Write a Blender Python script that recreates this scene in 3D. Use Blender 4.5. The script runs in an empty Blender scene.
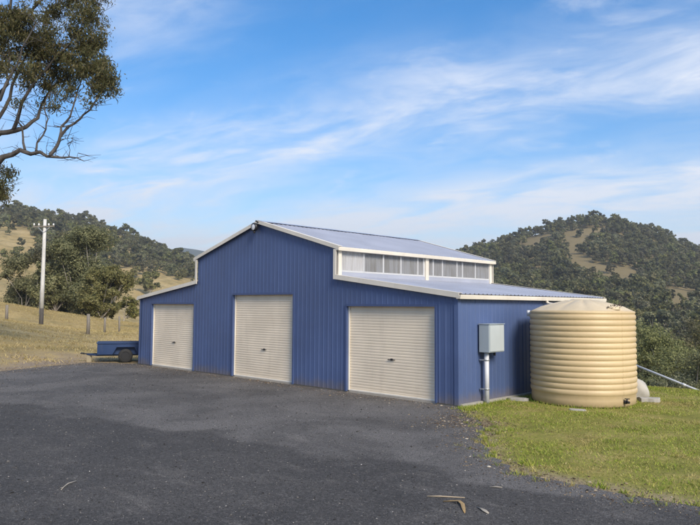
import bpy, bmesh, math, random
import numpy as np
from mathutils import Vector, Matrix
random.seed(7)
RNG = np.random.default_rng(7)
scn = bpy.context.scene
COL = scn.collection

# ------------------------------------------------------------------ camera
CAM = np.array([17.2467, -13.3684, 2.4036])
FPX, PITCH, ROLL, YAW = 663.9, 0.0655, 0.0060, 0.7761
FW = np.array([-math.sin(YAW)*math.cos(PITCH), math.cos(YAW)*math.cos(PITCH), math.sin(PITCH)])
_r = np.array([math.cos(YAW), math.sin(YAW), 0.0]); _u = np.cross(_r, FW)
CR = _r*math.cos(ROLL)+_u*math.sin(ROLL); CU = np.cross(CR, FW)
HF = np.array([-math.sin(YAW), math.cos(YAW)]); HR = np.array([math.cos(YAW), math.sin(YAW)])
cd = bpy.data.cameras.new('camera'); cam = bpy.data.objects.new('camera', cd); COL.objects.link(cam)
cd.sensor_width = 36.0; cd.lens = FPX/700*36; cd.clip_start = 0.1; cd.clip_end = 12000
M = Matrix.Identity(4)
for i in range(3):
    M[i][0] = CR[i]; M[i][1] = CU[i]; M[i][2] = -FW[i]; M[i][3] = CAM[i]
cam.matrix_world = M
scn.camera = cam

# ------------------------------------------------------------------ light
SUN_AZ = math.radians(-18)           # from +X, a little towards -Y
SUN_EL = math.radians(36)
SUN_DIR = Vector((math.cos(SUN_AZ)*math.cos(SUN_EL), math.sin(SUN_AZ)*math.cos(SUN_EL), math.sin(SUN_EL)))
sd = bpy.data.lights.new('sun', 'SUN'); sd.energy = 2.4; sd.angle = math.radians(22); sd.color = (1.0, 0.90, 0.76)
so = bpy.data.objects.new('sun', sd); COL.objects.link(so)
so.rotation_euler = SUN_DIR.to_track_quat('Z', 'Y').to_euler(); so.location = (30, -5, 40)

world = bpy.data.worlds.new('World'); scn.world = world; world.use_nodes = True
def build_world():
    nt = world.node_tree; nt.nodes.clear(); N = nt.nodes.new; L = nt.links.new
    out = N('ShaderNodeOutputWorld'); bg = N('ShaderNodeBackground'); bg.inputs['Strength'].default_value = 0.11
    sky = N('ShaderNodeTexSky'); sky.sky_type = 'NISHITA'; sky.sun_disc = False
    sky.sun_elevation = SUN_EL; sky.sun_rotation = math.pi/2 - SUN_AZ
    sky.altitude = 500; sky.air_density = 1.0; sky.dust_density = 0.6; sky.ozone_density = 2.0
    hs = N('ShaderNodeHueSaturation'); hs.inputs['Saturation'].default_value = 1.60; hs.inputs['Value'].default_value = 0.83
    L(sky.outputs[0], hs.inputs['Color'])
    tc = N('ShaderNodeTexCoord'); sep = N('ShaderNodeSeparateXYZ'); L(tc.outputs['Generated'], sep.inputs[0])
    def math_(op, a, b=None, c=None):
        n = N('ShaderNodeMath'); n.operation = op
        for i, v in enumerate((a, b, c)):
            if v is None: continue
            if isinstance(v, (int, float)): n.inputs[i].default_value = v
            else: L(v, n.inputs[i])
        return n.outputs[0]
    zc = math_('ADD', math_('MAXIMUM', sep.outputs[2], 0.0), 0.22)
    # cloud sheet coordinates: u along the site's right direction, v away
    ux = math_('ADD', math_('MULTIPLY', sep.outputs[0], HR[0]), math_('MULTIPLY', sep.outputs[1], HR[1]))
    vx = math_('ADD', math_('MULTIPLY', sep.outputs[0], HF[0]), math_('MULTIPLY', sep.outputs[1], HF[1]))
    u = math_('DIVIDE', ux, zc); v = math_('DIVIDE', vx, zc)
    # streak direction
    ca, sa = math.cos(math.radians(-24)), math.sin(math.radians(-24))
    us = math_('ADD', math_('MULTIPLY', u, ca), math_('MULTIPLY', v, sa))
    vs = math_('SUBTRACT', math_('MULTIPLY', v, ca), math_('MULTIPLY', u, sa))
    def noise(su, sv, detail, rough, seed, dist=0.0):
        c = N('ShaderNodeCombineXYZ'); L(math_('MULTIPLY', us, su), c.inputs[0]); L(math_('MULTIPLY', vs, sv), c.inputs[1]); c.inputs[2].default_value = seed
        n = N('ShaderNodeTexNoise'); n.inputs['Scale'].default_value = 1.0; n.inputs['Detail'].default_value = detail
        n.inputs['Roughness'].default_value = rough; n.inputs['Distortion'].default_value = dist
        L(c.outputs[0], n.inputs['Vector']); return n.outputs[0]
    def ramp(f, a, b):
        n = N('ShaderNodeMapRange'); n.interpolation_type = 'SMOOTHSTEP'
        n.inputs['From Min'].default_value = a; n.inputs['From Max'].default_value = b
        L(f, n.inputs['Value']); return n.outputs[0]
    # cirrus lies in loose parallel bands right across the sky
    wob = math_('MULTIPLY', math_('SUBTRACT', noise(1.1, 1.1, 4, 0.5, 2.2), 0.5), 0.55)
    w = math_('ADD', math_('ADD', v, math_('MULTIPLY', u, 0.57)), wob)
    band = math_('ADD', math_('MULTIPLY', math_('COSINE', math_('MULTIPLY', math_('SUBTRACT', w, 1.97), 2*math.pi/0.98)), 0.5), 0.5)
    fib = ramp(noise(2.4, 5.2, 8, 0.62, 8.1, 0.6), 0.28, 0.72)
    big = ramp(noise(1.3, 1.6, 3, 0.5, 5.4, 0.3), 0.25, 0.62)
    puff = ramp(noise(3.2, 5.0, 8, 0.62, 1.7, 0.6), 0.52, 0.80)
    cl = math_('ADD', math_('MULTIPLY', math_('MULTIPLY', band, math_('ADD', math_('MULTIPLY', fib, 0.75), 0.2)), math_('ADD', math_('MULTIPLY', big, 0.7), 0.3)), math_('MULTIPLY', puff, 0.42))
    hor = math_('POWER', math_('SUBTRACT', 1.0, math_('MINIMUM', math_('MAXIMUM', sep.outputs[2], 0.0), 1.0)), 7.0)
    hcl = math_('MULTIPLY', hor, math_('ADD', 0.95, math_('MULTIPLY', fib, 0.85)))
    fac = math_('MINIMUM', math_('ADD', math_('MULTIPLY', cl, 0.78), hcl), 0.92)
    mix = N('ShaderNodeMix'); mix.data_type = 'RGBA'
    L(fac, mix.inputs[0]); L(hs.outputs[0], mix.inputs[6]); mix.inputs[7].default_value = (4.15, 4.3, 4.65, 1)
    L(mix.outputs[2], bg.inputs['Color']); L(bg.outputs[0], out.inputs[0])
build_world()
vs = scn.view_settings
vs.view_transform = 'Standard'; vs.look = 'None'; vs.gamma = 1.0; vs.exposure = 1.14; vs.use_curve_mapping = False
scn.render.engine = 'CYCLES'
scn.render.resolution_x = 1024; scn.render.resolution_y = 768

# ------------------------------------------------------------------ helpers
def tag(o, label=None, cat=None, group=None, kind=None):
    if label: o['label'] = label
    if cat: o['category'] = cat
    if group: o['group'] = group
    if kind: o['kind'] = kind
    return o
def empty(name, loc=(0, 0, 0), rz=0.0):
    o = bpy.data.objects.new(name, None); COL.objects.link(o)
    o.location = loc; o.rotation_euler = (0, 0, rz); o.empty_display_size = 0.2
    return o
def link_mesh(name, me, mat=None, parent=None, loc=(0, 0, 0)):
    o = bpy.data.objects.new(name, me); COL.objects.link(o); o.location = loc
    if mat is not None and not me.materials: me.materials.append(mat)
    if parent is not None: o.parent = parent
    return o
def arr_mesh(name, V, F, smooth=False):
    """V (n,3) floats, F (m,k) ints with constant k"""
    V = np.asarray(V, np.float32); F = np.asarray(F, np.int32); k = F.shape[1]
    me = bpy.data.meshes.new(name)
    me.vertices.add(len(V)); me.vertices.foreach_set('co', V.ravel())
    me.loops.add(F.size); me.loops.foreach_set('vertex_index', F.ravel())
    me.polygons.add(len(F)); me.polygons.foreach_set('loop_start', np.arange(0, F.size, k, dtype=np.int32))
    me.polygons.foreach_set('loop_total', np.full(len(F), k, np.int32))
    if smooth: me.polygons.foreach_set('use_smooth', np.ones(len(F), bool))
    me.update(calc_edges=True); me.validate()
    return me
class MB:
    def __init__(s): s.v = []; s.f = []; s.sm = []
    def add(s, vs_, fs, smooth=False):
        b = len(s.v); s.v += [tuple(map(float, p)) for p in vs_]; s.f += [tuple(i+b for i in f) for f in fs]; s.sm += [smooth]*len(fs)
        return s
    def box(s, x0, x1, y0, y1, z0, z1):
        return s.add([(x0,y0,z0),(x1,y0,z0),(x1,y1,z0),(x0,y1,z0),(x0,y0,z1),(x1,y0,z1),(x1,y1,z1),(x0,y1,z1)],
                     [(0,3,2,1),(4,5,6,7),(0,1,5,4),(1,2,6,5),(2,3,7,6),(3,0,4,7)])
    def bar(s, p, q, w, h, up=(0, 0, 1)):
        p = Vector(p); q = Vector(q); d = (q-p).normalized(); up = Vector(up)
        a = d.cross(up).normalized(); b = a.cross(d)
        vs_ = [e + a*sx*w/2 + b*sz*h/2 for e in (p, q) for sx, sz in ((-1,-1),(1,-1),(1,1),(-1,1))]
        return s.add(vs_, [(3,2,1,0),(4,5,6,7),(0,1,5,4),(1,2,6,5),(2,3,7,6),(3,0,4,7)])
    def tube(s, pts, rad, n=8, caps=True, smooth=True):
        pts = [Vector(p) for p in pts]; k = len(pts)
        if not hasattr(rad, '__len__'): rad = [rad]*k
        vs_ = []; ref = None
        for i, p in enumerate(pts):
            d = (pts[min(i+1, k-1)]-pts[max(i-1, 0)]).normalized()
            if ref is None: ref = Vector((0.31, 0.17, 0.93)) if abs(d.z) < 0.9 else Vector((1, 0.1, 0))
            a = (ref - d*ref.dot(d)).normalized(); ref = a; b = d.cross(a)
            vs_ += [p + (a*math.cos(t)+b*math.sin(t))*rad[i] for t in [2*math.pi*j/n for j in range(n)]]
        fs = [(i*n+j, i*n+(j+1) % n, (i+1)*n+(j+1) % n, (i+1)*n+j) for i in range(k-1) for j in range(n)]
        s.add(vs_, fs, smooth)
        if caps:
            b0 = len(s.v)-n*k
            s.f.append(tuple(b0+j for j in reversed(range(n)))); s.f.append(tuple(b0+(k-1)*n+j for j in range(n))); s.sm += [False, False]
        return s
    def lathe(s, prof, n=48, c=(0, 0), smooth=True):
        k = len(prof); vs_ = [(c[0]+r*math.cos(2*math.pi*j/n), c[1]+r*math.sin(2*math.pi*j/n), z) for r, z in prof for j in range(n)]
        fs = [(i*n+j, i*n+(j+1) % n, (i+1)*n+(j+1) % n, (i+1)*n+j) for i in range(k-1) for j in range(n)]
        return s.add(vs_, fs, smooth)
    def build(s, name, mat=None, parent=None, loc=(0, 0, 0), bevel=0):
        me = bpy.data.meshes.new(name); me.from_pydata(s.v, [], s.f)
        me.polygons.foreach_set('use_smooth', s.sm); me.update()
        o = link_mesh(name, me, mat, parent, loc)
        if bevel:
            m = o.modifiers.new('bevel', 'BEVEL'); m.width = bevel; m.segments = 2; m.limit_method = 'ANGLE'
        return o
def copy_tree(o, parent=None):
    c = o.copy(); COL.objects.link(c)
    if parent is not None: c.parent = parent
    for ch in list(o.children): copy_tree(ch, c)
    return c

# ---- material helper
class NT:
    def __init__(s, name):
        s.m = bpy.data.materials.new(name); s.m.use_nodes = True; s.t = s.m.node_tree
        s.b = s.t.nodes['Principled BSDF']; s.o = s.t.nodes['Material Output']
    def n(s, typ, **kw):
        nd = s.t.nodes.new(typ)
        for k, v in kw.items(): setattr(nd, k, v)
        return nd
    def l(s, a, b): s.t.links.new(a, b)
    def put(s, inp, v):
        if isinstance(v, bpy.types.NodeSocket): s.l(v, inp)
        else: inp.default_value = v
    def coord(s, kind='Object'): return s.n('ShaderNodeTexCoord').outputs[kind]
    def pos(s): return s.n('ShaderNodeNewGeometry').outputs['Position']
    def scale(s, vec, sc):
        m = s.n('ShaderNodeMapping'); s.l(vec, m.inputs[0]); m.inputs['Scale'].default_value = sc if hasattr(sc, '__len__') else (sc,)*3; return m.outputs[0]
    def noise(s, vec, scale, detail=4, rough=0.55, dist=0.0):
        n = s.n('ShaderNodeTexNoise'); s.l(vec, n.inputs['Vector']); n.inputs['Scale'].default_value = scale
        n.inputs['Detail'].default_value = detail; n.inputs['Roughness'].default_value = rough; n.inputs['Distortion'].default_value = dist
        return n.outputs[0]
    def rng(s, f, a, b, lo=0.0, hi=1.0, smooth=True):
        n = s.n('ShaderNodeMapRange'); n.interpolation_type = 'SMOOTHSTEP' if smooth else 'LINEAR'
        s.put(n.inputs['Value'], f)
        for k, v in (('From Min', a), ('From Max', b), ('To Min', lo), ('To Max', hi)): n.inputs[k].default_value = v
        return n.outputs[0]
    def math(s, op, a, b=0.0):
        n = s.n('ShaderNodeMath', operation=op); s.put(n.inputs[0], a); s.put(n.inputs[1], b); return n.outputs[0]
    def mix(s, f, a, b, mode='MIX'):
        n = s.n('ShaderNodeMix', data_type='RGBA', blend_type=mode)
        s.put(n.inputs[0], f)
        for i, v in ((6, a), (7, b)):
            if isinstance(v, tuple) and len(v) == 3: v = v+(1,)
            s.put(n.inputs[i], v)
        return n.outputs[2]
    def ramp(s, f, stops):
        n = s.n('ShaderNodeValToRGB'); s.put(n.inputs[0], f); cr = n.color_ramp
        while len(cr.elements) < len(stops): cr.elements.new(0.5)
        for e, (p, c) in zip(cr.elements, stops): e.position = p; e.color = c+(1,)
        return n.outputs[0]
    def bump(s, h, strength=0.3, dist=0.02):
        n = s.n('ShaderNodeBump'); s.l(h, n.inputs['Height']); n.inputs['Strength'].default_value = strength; n.inputs['Distance'].default_value = dist
        s.l(n.outputs[0], s.b.inputs['Normal'])
    def fin(s, color, rough=0.6, metal=0.0, spec=0.5):
        if isinstance(color, tuple) and len(color) == 3: color = color+(1,)
        s.put(s.b.inputs['Base Color'], color); s.put(s.b.inputs['Roughness'], rough)
        s.b.inputs['Metallic'].default_value = metal; s.b.inputs['Specular IOR Level'].default_value = spec
        return s.m

def m_paint(name, col, rough=0.45, dirt=0.25, dirtcol=(0.20, 0.17, 0.13), spec=0.5, streak=True):
    t = NT(name); p = t.pos()
    n1 = t.noise(t.scale(p, (2.2, 2.2, 0.35)), 1.6, 5, 0.6)       # rain streaks
    n2 = t.noise(p, 0.8, 3, 0.5); n3 = t.noise(p, 22.0, 4, 0.6)
    c = t.mix(t.rng(n2, 0.3, 0.7), tuple(x*0.92 for x in col), tuple(min(1, x*1.07) for x in col))
    c = t.mix(t.math('MULTIPLY', t.rng(n1, 0.50, 0.85), dirt), c, dirtcol)
    c = t.mix(t.math('MULTIPLY', t.rng(n3, 0.55, 0.8), dirt*0.3), c, dirtcol)
    t.bump(t.noise(p, 9.0, 2, 0.5), 0.05, 0.02)
    return t.fin(c, t.rng(n2, 0.2, 0.8, rough-0.06, rough+0.1), 0.0, spec)
def m_wall(name, col, stain=0.10, stcol=(0.22, 0.22, 0.22), foot=(0.16, 0.13, 0.10)):
    t = NT(name); p = t.pos(); z = t.n('ShaderNodeSeparateXYZ'); t.l(p, z.inputs[0])
    n1 = t.noise(t.scale(p, (2.0, 2.0, 0.25)), 2.0, 5, 0.6); n2 = t.noise(p, 0.6, 3, 0.5)
    c = t.mix(t.rng(n2, 0.3, 0.7), tuple(x*0.9 for x in col), tuple(x*1.08 for x in col))
    c = t.mix(t.math('MULTIPLY', t.rng(n1, 0.5, 0.85), stain), c, stcol)
    nb = t.noise(p, 3.0, 5, 0.65)                                  # splashed dust along the foot
    dust = t.math('MULTIPLY', t.rng(t.math('SUBTRACT', z.outputs[2], t.math('MULTIPLY', nb, 0.5)), 0.12, -0.22), 0.55)
    c = t.mix(dust, c, foot)
    t.bump(t.noise(t.scale(p, (1, 1, 0.45)), 2.2, 3, 0.5), 0.16, 0.05)
    return t.fin(c, t.rng(n2, 0.2, 0.8, 0.42, 0.55), 0.0, 0.45)
def m_plain(name, col, rough=0.6, metal=0.0, var=0.15, scale=12.0, bump=0.1):
    t = NT(name); p = t.coord('Object'); n = t.noise(p, scale, 5, 0.6)
    c = t.mix(n, tuple(x*(1-var) for x in col), tuple(min(1, x*(1+var)) for x in col))
    if bump: t.bump(n, bump, 0.01)
    return t.fin(c, rough, metal)
def m_leaf(name, dark, mid, light, trans=0.35, rough=0.55):
    t = NT(name); oi = t.n('ShaderNodeObjectInfo').outputs['Random']; ri = t.n('ShaderNodeNewGeometry').outputs['Random Per Island']
    c = t.ramp(ri, [(0.0, dark), (0.5, mid), (1.0, light)])
    hs = t.n('ShaderNodeHueSaturation'); t.l(c, hs.inputs['Color'])
    t.l(t.rng(oi, 0, 1, 0.475, 0.515, False), hs.inputs['Hue'])
    t.l(t.rng(t.math('FRACT', t.math('MULTIPLY', oi, 7.31)), 0, 1, 0.60, 1.45, False), hs.inputs['Value'])
    t.l(t.rng(t.math('FRACT', t.math('MULTIPLY', oi, 13.7)), 0, 1, 0.75, 1.15, False), hs.inputs['Saturation'])
    t.fin(hs.outputs[0], rough, 0.0, 0.25)
    tr = t.n('ShaderNodeBsdfTranslucent'); t.l(hs.outputs[0], tr.inputs[0])
    ms = t.n('ShaderNodeMixShader'); ms.inputs[0].default_value = trans
    t.l(t.b.outputs[0], ms.inputs[1]); t.l(tr.outputs[0], ms.inputs[2]); t.l(ms.outputs[0], t.o.inputs['Surface'])
    return t.m
def m_bark(name, a, b, scale=6.0):
    t = NT(name); p = t.coord('Object'); n = t.noise(t.scale(p, (1, 1, 0.3)), scale, 6, 0.65, 0.4)
    t.bump(n, 0.4, 0.03); return t.fin(t.ramp(n, [(0.3, a), (0.7, b)]), 0.85, 0, 0.2)

MAT = {}
MAT['wall'] = m_wall('blue_sheet_wall', (0.070, 0.108, 0.228))
MAT['roof'] = m_paint('blue_sheet_roof', (0.36, 0.38, 0.445), 0.33, 0.12, (0.3, 0.3, 0.3), 0.6)
MAT['trim'] = m_paint('cream_trim', (0.70, 0.645, 0.545), 0.45, 0.22)
MAT['bluetrim'] = m_paint('blue_trim', (0.052, 0.082, 0.185), 0.45, 0.1)
MAT['door'] = m_paint('cream_roller_door', (0.78, 0.665, 0.505), 0.42, 0.20, (0.33, 0.27, 0.20))
MAT['rail'] = m_paint('pale_bottom_rail', (0.72, 0.68, 0.60), 0.4, 0.3)
MAT['black'] = m_plain('black_plastic', (0.015, 0.015, 0.016), 0.4)
MAT['rubber'] = m_plain('rubber', (0.018, 0.018, 0.018), 0.8)
MAT['galv'] = m_plain('galvanised_steel', (0.42, 0.44, 0.45), 0.45, 0.6, 0.2, 9)
MAT['greybox'] = m_paint('grey_powder_coat', (0.36, 0.41, 0.43), 0.5, 0.2)
MAT['pvc'] = m_paint('white_pvc', (0.56, 0.57, 0.58), 0.4, 0.25)
MAT['tank'] = m_wall('beige_polyethylene', (0.56, 0.425, 0.235), 0.20, (0.30, 0.22, 0.12), (0.40, 0.30, 0.17))
MAT['tanktop'] = m_paint('beige_polyethylene_top', (0.60, 0.49, 0.32), 0.5, 0.25, (0.30, 0.24, 0.16), 0.4)
MAT['concrete'] = m_plain('concrete', (0.34, 0.32, 0.285), 0.9, 0, 0.25, 6, 0.3)
MAT['rock'] = m_plain('pale_rock', (0.44, 0.41, 0.36), 0.9, 0, 0.25, 5, 0.4)
MAT['poly'] = None
MAT['pole'] = m_bark('weathered_pole', (0.46, 0.45, 0.42), (0.66, 0.65, 0.62), 5)
MAT['poledark'] = m_bark('stained_pole_foot', (0.05, 0.045, 0.04), (0.10, 0.09, 0.08), 5)
MAT['post'] = m_bark('weathered_post', (0.13, 0.115, 0.095), (0.27, 0.24, 0.20), 5)
MAT['trailer'] = m_paint('trailer_blue', (0.009, 0.032, 0.10), 0.4, 0.15)
MAT['ceramic'] = m_plain('white_ceramic', (0.75, 0.75, 0.73), 0.25)
MAT['lens'] = m_plain('frosted_lens', (0.72, 0.73, 0.75), 0.2)
MAT['stick'] = m_plain('dry_stick', (0.36, 0.29, 0.20), 0.8, 0, 0.25, 30)
MAT['tan'] = m_plain('tan_bark', (0.32, 0.22, 0.10), 0.8, 0, 0.3, 30)
MAT['pale'] = m_plain('pale_leaf', (0.34, 0.305, 0.25), 0.8, 0, 0.2, 30)
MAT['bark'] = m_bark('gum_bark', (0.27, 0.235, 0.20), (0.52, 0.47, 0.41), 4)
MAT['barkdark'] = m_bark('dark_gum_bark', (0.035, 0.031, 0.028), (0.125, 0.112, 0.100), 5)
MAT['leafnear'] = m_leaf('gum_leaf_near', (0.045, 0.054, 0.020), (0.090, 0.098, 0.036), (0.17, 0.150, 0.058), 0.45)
MAT['leafmid'] = m_leaf('gum_leaf_mid', (0.100, 0.108, 0.046), (0.18, 0.182, 0.076), (0.28, 0.265, 0.125), 0.45)
MAT['leaffar'] = m_leaf('gum_leaf_far', (0.105, 0.114, 0.048), (0.18, 0.186, 0.076), (0.28, 0.262, 0.122), 0.45)
MAT['shrub'] = m_leaf('yellow_green_leaf', (0.09, 0.10, 0.03), (0.16, 0.17, 0.05), (0.26, 0.24, 0.08), 0.35)
def m_poly():
    t = NT('translucent_sheet'); p = t.pos()
    n = t.noise(t.scale(p, (3, 3, 0.3)), 3.0, 5, 0.6)
    t.fin(t.mix(t.rng(n, 0.35, 0.75), (0.52, 0.53, 0.55), (0.36, 0.35, 0.33)), 0.35, 0, 0.5)
    t.b.inputs['Transmission Weight'].default_value = 0.55; t.b.inputs['IOR'].default_value = 1.3
    return t.m
MAT['poly'] = m_poly()
def m_polyw():
    t = NT('milky_sheet'); p = t.pos(); n = t.noise(t.scale(p, (3, 3, 0.4)), 3.0, 5, 0.6)
    t.fin(t.mix(t.rng(n, 0.35, 0.75), (0.50, 0.50, 0.51), (0.40, 0.39, 0.38)), 0.4, 0, 0.5)
    t.b.inputs['Transmission Weight'].default_value = 0.15
    return t.m
MAT['polyw'] = m_polyw()

# ------------------------------------------------------------------ terrain
def ray_pt(px, py, d):
    """world point seen at photo pixel, at horizontal distance d (m) along the view axis: used as a survey aid"""
    v = FW + CR*(px-350)/FPX + CU*(262.5-py)/FPX
    t = d/float(v[:2] @ HF)
    return CAM + v*t
ctrl = []
def cp(px, d, py): ctrl.append(tuple(ray_pt(px, py, d)))
def cs(s, d, z): p = CAM[:2]+HF*d+HR*s; ctrl.append((p[0], p[1], z))
for x, y in ((430,262),(460,257),(500,247),(530,237),(560,229),(595,222),(640,232),(680,244),(720,252),(780,265),(900,290)): cp(x, 600, y)
for x, y in ((460,285),(520,272),(570,262),(610,260),(660,268),(720,280),(800,295)): cp(x, 450, y)
for x, y in ((460,308),(520,304),(600,300),(680,300),(760,306),(860,315)): cp(x, 330, y)
for x, y in ((460,335),(540,338),(620,340),(700,340),(800,345)): cp(x, 215, y)
for s, z in ((20,-12),(50,-13),(85,-13),(120,-12)): cs(s, 130, z)
for s, z in ((10,-7),(30,-9.5),(55,-10),(85,-10)): cs(s, 80, z)
for s, z in ((5,-4.5),(20,-6.5),(36,-7),(60,-7)): cs(s, 48, z)
for s, z in ((4,-1.5),(12,-3.2),(22,-3.6),(36,-4)): cs(s, 30, z)
for s, z in ((10,-1.0),(16,-1.0),(25,-1.0)): cs(s, 23.5, z)
for x, y in ((-120,208),(-50,211),(0,213),(30,213),(60,219),(100,226),(130,239),(160,251),(185,262),(205,269),(235,281),(270,291)): cp(x, 560, y)
for x, y in ((-120,228),(0,231),(60,246),(120,272),(180,281),(215,288),(260,300)): cp(x, 400, y)
for x, y in ((-120,250),(0,257),(60,276),(120,299),(180,307),(240,312)): cp(x, 280, y)
for x, y in ((-120,285),(0,296),(60,309),(120,321),(180,327),(240,329)): cp(x, 180, y)
for x, y in ((-60,310),(0,317),(60,324),(120,332),(180,335)): cp(x, 115, y)
for x, y in ((-120,288),(-60,296),(0,304),(37,310),(57,315),(74,320),(140,328),(200,332)): cp(x, 74, y)
for x, y in ((-120,303),(-60,308),(0,318),(60,330),(140,336)): cp(x, 50, y)
for x, y in ((-30,318),(6,320.5),(41,327),(70,330)): cp(x, 60, y)
for x, y in ((-60,332),(0,340),(80,347),(140,350)): cp(x, 34, y)
for s, d, z in ((0,120,0),(10,250,3),(0,400,4),(10,600,8),(30,66,-8.3),(-5,60,0),(300,600,20),(300,250,5),(250,50,-8),(200,-100,5),(-250,200,40),(-300,0,25),
                (-150,-50,8),(0,-80,2),(60,-60,1),(0,-250,10),(-200,-250,20),(200,-300,12),(0,700,0),(400,0,5),(-400,500,50),(-30,0,.6),(-30,-30,.8)): cs(s, d, z)
ctrl = np.array(ctrl)
CQ = 10.0
def _phi(P): return np.sqrt(((P[:, None, :]-ctrl[None, :, :2])**2).sum(-1)+CQ*CQ)
_A = _phi(ctrl[:, :2]); _n = len(ctrl)
_W = np.linalg.solve(_A+np.eye(_n)*-0.3, ctrl[:, 2]-0.0)
_dirs = RNG.uniform(0, 6.28, 14); _ph = RNG.uniform(0, 6.28, 14)
def snoise(P, wl):
    o = np.zeros(len(P))
    for i in range(14):
        k = 2*math.pi/(wl*(0.6+0.1*i)); o += np.sin(k*(P[:, 0]*math.cos(_dirs[i])+P[:, 1]*math.sin(_dirs[i]))+_ph[i])
    return o/5.0
def sstep(a, b, x): t = np.clip((x-a)/(b-a), 0, 1); return t*t*(3-2*t)
def H(P):
    P = np.atleast_2d(np.asarray(P, float))
    out = np.empty(len(P))
    for i in range(0, len(P), 20000): out[i:i+20000] = _phi(P[i:i+20000]) @ _W
    r = np.hypot(P[:, 0], P[:, 1])
    out += snoise(P, 60)*sstep(60, 300, r)*1.6 + snoise(P, 9)*sstep(25, 60, r)*0.07
    k = sstep(720, 1150, r); out = out*(1-k) + (-12)*k
    # levelled pad: drive, shed and lawn
    dx = np.maximum(np.maximum(-9.6-P[:, 0], P[:, 0]-44), 0); dy = np.maximum(np.maximum(-42-P[:, 1], P[:, 1]-(6.5+0.25*np.sin(P[:, 0]*0.9))), 0)
    m = 1-sstep(0.0, 9.0, np.hypot(dx, dy*1.6))
    return out*(1-m) + m*(-0.012)
def Hz(x, y): return float(H([[x, y]])[0])

# right-hand edge of the drive and the lawn (surveyed outline)
EDGE_R = [(7.85,-0.10),(8.15,-0.35),(8.97,-1.08),(9.55,-1.75),(9.95,-2.37),(10.6,-3.3),(11.23,-4.10),(12.02,-4.66),(12.97,-4.74),(13.87,-4.66),(14.55,-4.57),(16.5,-4.2),(20,-3.4),(27,-2.5),(44,-1.5)]
EDGE_L = [(-7.85,-0.06),(-8.9,-0.5),(-9.80,-1.34),(-9.0,-3.4),(-8.19,-5.11),(-7.9,-8.5),(-8.4,-14),(-9.5,-24),(-9,-41)]
def lawn_mask(P):
    ex = np.array([e[0] for e in EDGE_R]); ey = np.array([e[1] for e in EDGE_R])
    yb = np.interp(P[:, 0], ex, ey)
    return sstep(-0.3, 0.6, P[:, 1]-yb)*sstep(7.0, 8.2, P[:, 0])*(1-sstep(9, 17, P[:, 1]))
def m_terrain():
    t = NT('grassland_ground'); p = t.pos()
    at = t.n('ShaderNodeAttribute', attribute_name='green').outputs['Fac']
    bare = t.n('ShaderNodeAttribute', attribute_name='bare').outputs['Fac']
    n1 = t.noise(p, 0.045, 6, 0.6); n2 = t.noise(p, 0.9, 6, 0.65); n3 = t.noise(p, 9.0, 5, 0.7); n4 = t.noise(p, 0.16, 5, 0.6)
    dry = t.ramp(n1, [(0.30, (0.31, 0.225, 0.085)), (0.5, (0.43, 0.32, 0.14)), (0.7, (0.52, 0.40, 0.20))])
    dry = t.mix(t.rng(n4, 0.45, 0.7, 0, 0.7), dry, (0.15, 0.135, 0.05))
    dry = t.mix(t.rng(n2, 0.40, 0.75, 0, 0.55), dry, (0.19, 0.14, 0.07))
    gr = t.ramp(n2, [(0.30, (0.15, 0.155, 0.028)), (0.5, (0.23, 0.215, 0.050)), (0.72, (0.34, 0.27, 0.10))])
    gr = t.mix(t.rng(t.noise(p, 0.55, 5, 0.6), 0.55, 0.75, 0, 0.6), gr, (0.17, 0.115, 0.060))
    dull = t.n('ShaderNodeAttribute', attribute_name='dull').outputs['Fac']
    dry = t.mix(t.math('MULTIPLY', dull, 0.88), dry, t.mix(n2, (0.13, 0.115, 0.052), (0.23, 0.175, 0.098)))
    c = t.mix(at, dry, gr)
    c = t.mix(t.math('MULTIPLY', bare, t.rng(n2, 0.25, 0.6)), c, (0.27, 0.215, 0.16))
    c = t.mix(t.rng(n3, 0.35, 0.8, 0, 0.35), c, (0.09, 0.07, 0.035))
    t.bump(t.math('ADD', t.math('MULTIPLY', n3, 0.4), n2), 0.7, 0.10)
    return t.fin(c, 0.95, 0, 0.15)
MAT['terrain'] = m_terrain()
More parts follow.
